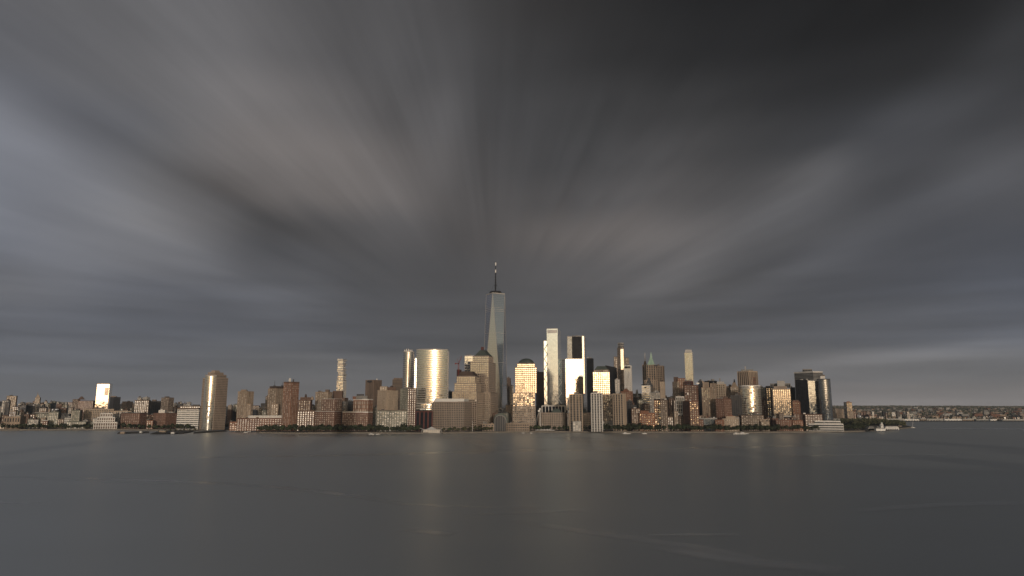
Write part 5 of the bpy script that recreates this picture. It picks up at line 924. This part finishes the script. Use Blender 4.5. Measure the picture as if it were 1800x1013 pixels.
for _ in range(200):
    y = 3150 + 2600 * rd.random() ** 1.3; px = rd.uniform(1470, 1830); x = slope(px, 728) * y; k = rd.randrange(12)
    o = bpy.data.objects.new('far_house', None); COL.objects.link(o); o.location = (x, y, ridge(x, y)); s_ = rd.uniform(.8, 1.5); o.scale = (s_, s_, s_); o.rotation_euler = (0, 0, rd.uniform(-.6, .6))
    for nm, me in zip(('wall', 'roof'), HM[k]): c = bpy.data.objects.new(nm, me); COL.objects.link(c); c.parent = o
    o['category'] = 'house'; o['group'] = 'houses on the slope beyond the harbour'; HOUSES.append((o, px, y, HK[k % 4], 'pitched' if k % 3 == 0 else 'flat', s_))
for k in range(4): HS[k] = MB()
for _ in range(2600):
    y = 3150 + 5200 * rd.random(); px = rd.uniform(1400, 1980); x = slope(px, 728) * y; k = rd.randrange(4); s_ = rd.uniform(4, 12) ; HS[0].box((x, y, ridge(x, y) - 4), (s_ * 1.6, s_, 4 + rd.uniform(4, 12)), rd.uniform(-.6, .6))
m = HS[0]; mat_town = wall('town_walls', (.26, .22, .19), var=.5, scale=.02); m.build('far_town', mat_town, None, 'stuff')
m = MB()
for _ in range(16000):
    y = 3100 + 6500 * rd.random(); px = rd.uniform(1380, 1990); x = slope(px, 728) * y; p = Vector((x, y, ridge(x, y) + rd.uniform(1, 9))); s_ = rd.uniform(2, 5)
    m.quad((p.x - s_, p.y, p.z - s_), (p.x + s_, p.y + 1, p.z - s_ * .8), (p.x + s_ * .7, p.y + 2, p.z + s_ * .8), (p.x - s_ * .8, p.y + 1, p.z + s_ * .7))
m.build('far_woods', leaf_a, None, 'stuff')

# towers of the bank behind the viewpoint: seen only mirrored in the glass across the water, and throwing the low shade there
rd = random.Random(14)
nb_ = MB(); x = -2600
while x < 2600:                                   # unseen blocks closed into one front to shade the near water evenly, towers above
    w_ = rd.uniform(45, 110); nb_.box((x + w_ / 2, -150 - rd.uniform(0, 40), 3), (w_, 60, rd.uniform(62, 98))); x += w_ + .5
for x, w_, y, h_ in ((-820, 60, -300, 150), (-480, 45, -420, 165), (-95, 38, -270, 232), (150, 50, -300, 128), (560, 50, -420, 170), (980, 70, -300, 140)):
    nb_.box((x, y, 3), (w_, 34, h_ - 16)); nb_.box((x, y, h_ - 13.01), (w_ * .7, 26, 14))
struct(nb_.build('near_bank_buildings', brown))

# ------------------------------------------------------------------ air
HAZE = 4.6e-5
hm_ = MB(); hm_.prism([(-9000, -4200), (9000, -4200), (14000, 13500), (-14000, 13500)], -3.0, 640)
hme = bpy.data.meshes.new('haze'); hme.from_pydata(hm_.v, [], hm_.f); hz_o = bpy.data.objects.new('haze', hme); COL.objects.link(hz_o); hz_o['kind'] = 'stuff'
hmat = bpy.data.materials.new('haze'); hmat.use_nodes = True; hn = hmat.node_tree.nodes; hn.clear(); pv = hn.new('ShaderNodeVolumePrincipled'); ho = hn.new('ShaderNodeOutputMaterial'); hmat.node_tree.links.new(pv.outputs[0], ho.inputs['Volume'])
pv.inputs['Density'].default_value = HAZE; pv.inputs['Color'].default_value = (.74, .87, 1.0, 1); pv.inputs['Anisotropy'].default_value = .2; hme.materials.append(hmat)

# ------------------------------------------------------------------ labels that single things out
heroes = [(px, D, ref) for o, px, D, ref in THINGS if ref]
def near(px, D):
    c = sorted(heroes, key=lambda h: abs(h[0] - px) + (.6 if h[1] > D else 0)); return c[0]
ORD = ['leftmost', 'second from left', 'third from left', 'fourth from left', 'fifth from left', 'sixth from left', 'seventh from left', 'eighth from left', 'ninth from left', 'tenth from left']
NUM = 'zero one two three four five six seven eight nine ten eleven twelve'.split()
def resolve(items):
    by = {}
    for o, px, txt in items: by.setdefault(txt, []).append((px, o))
    for txt, L_ in by.items():
        L_.sort(key=lambda q: q[0])
        for k, (px, o) in enumerate(L_):
            if len(L_) == 1: o['label'] = txt
            else: o['label'] = txt + ', ' + ((ORD[k] if k < 10 else 'number %d from left' % (k + 1)) if len(L_) > 2 else ('the left one', 'the right one')[k])
it = []
for r, px, D, w_, t, mat_, col, feat in FILL:
    h = near(px, D); rel = 'behind' if D > h[1] else 'before'
    if abs(px - h[0]) > 14: rel = 'left of' if px < h[0] else 'right of'
    size = 'narrow' if w_ < 9 else 'wide' if w_ > 13 else 'square'
    it.append((r, px, ' '.join((f'{size} {col} block {feat} {rel} {h[2]}' if len(h[2].split()) < 4 else f'{size} {col} block {rel} {h[2]}').split())))
resolve(it)
it = []
for o, px, D, nm, s_, where in TREES:
    h = near(px, D); it.append((o, px, f"{'tall' if s_ > 1.3 else 'low' if s_ < .8 else 'middling'} {nm} tree below {h[2]}"))
resolve(it)

WR = [(1569, 'the grey quay warehouse'), (1603, 'the three-humped warehouse'), (1643, 'the pale dark-doored warehouse'), (1676, 'the plain white warehouse'), (1702, 'the sand-coloured warehouse'), (1727, 'the blue-grey warehouse'), (1747, 'the short white warehouse'), (1796, 'the very long warehouse'), (1490, 'the small golden tower'), (1530, 'the round fort')]
it = []
for o, px, y, col, rf, s_ in HOUSES:
    h = min(WR, key=lambda q: abs(q[0] - px)); lv = 'low' if y < 3600 else 'halfway' if y < 4500 else 'high'
    it.append((o, px, f"{'small' if s_ < 1.1 else 'large'} {col} {rf}-roofed house {lv} up behind {h[1]}"))
resolve(it)
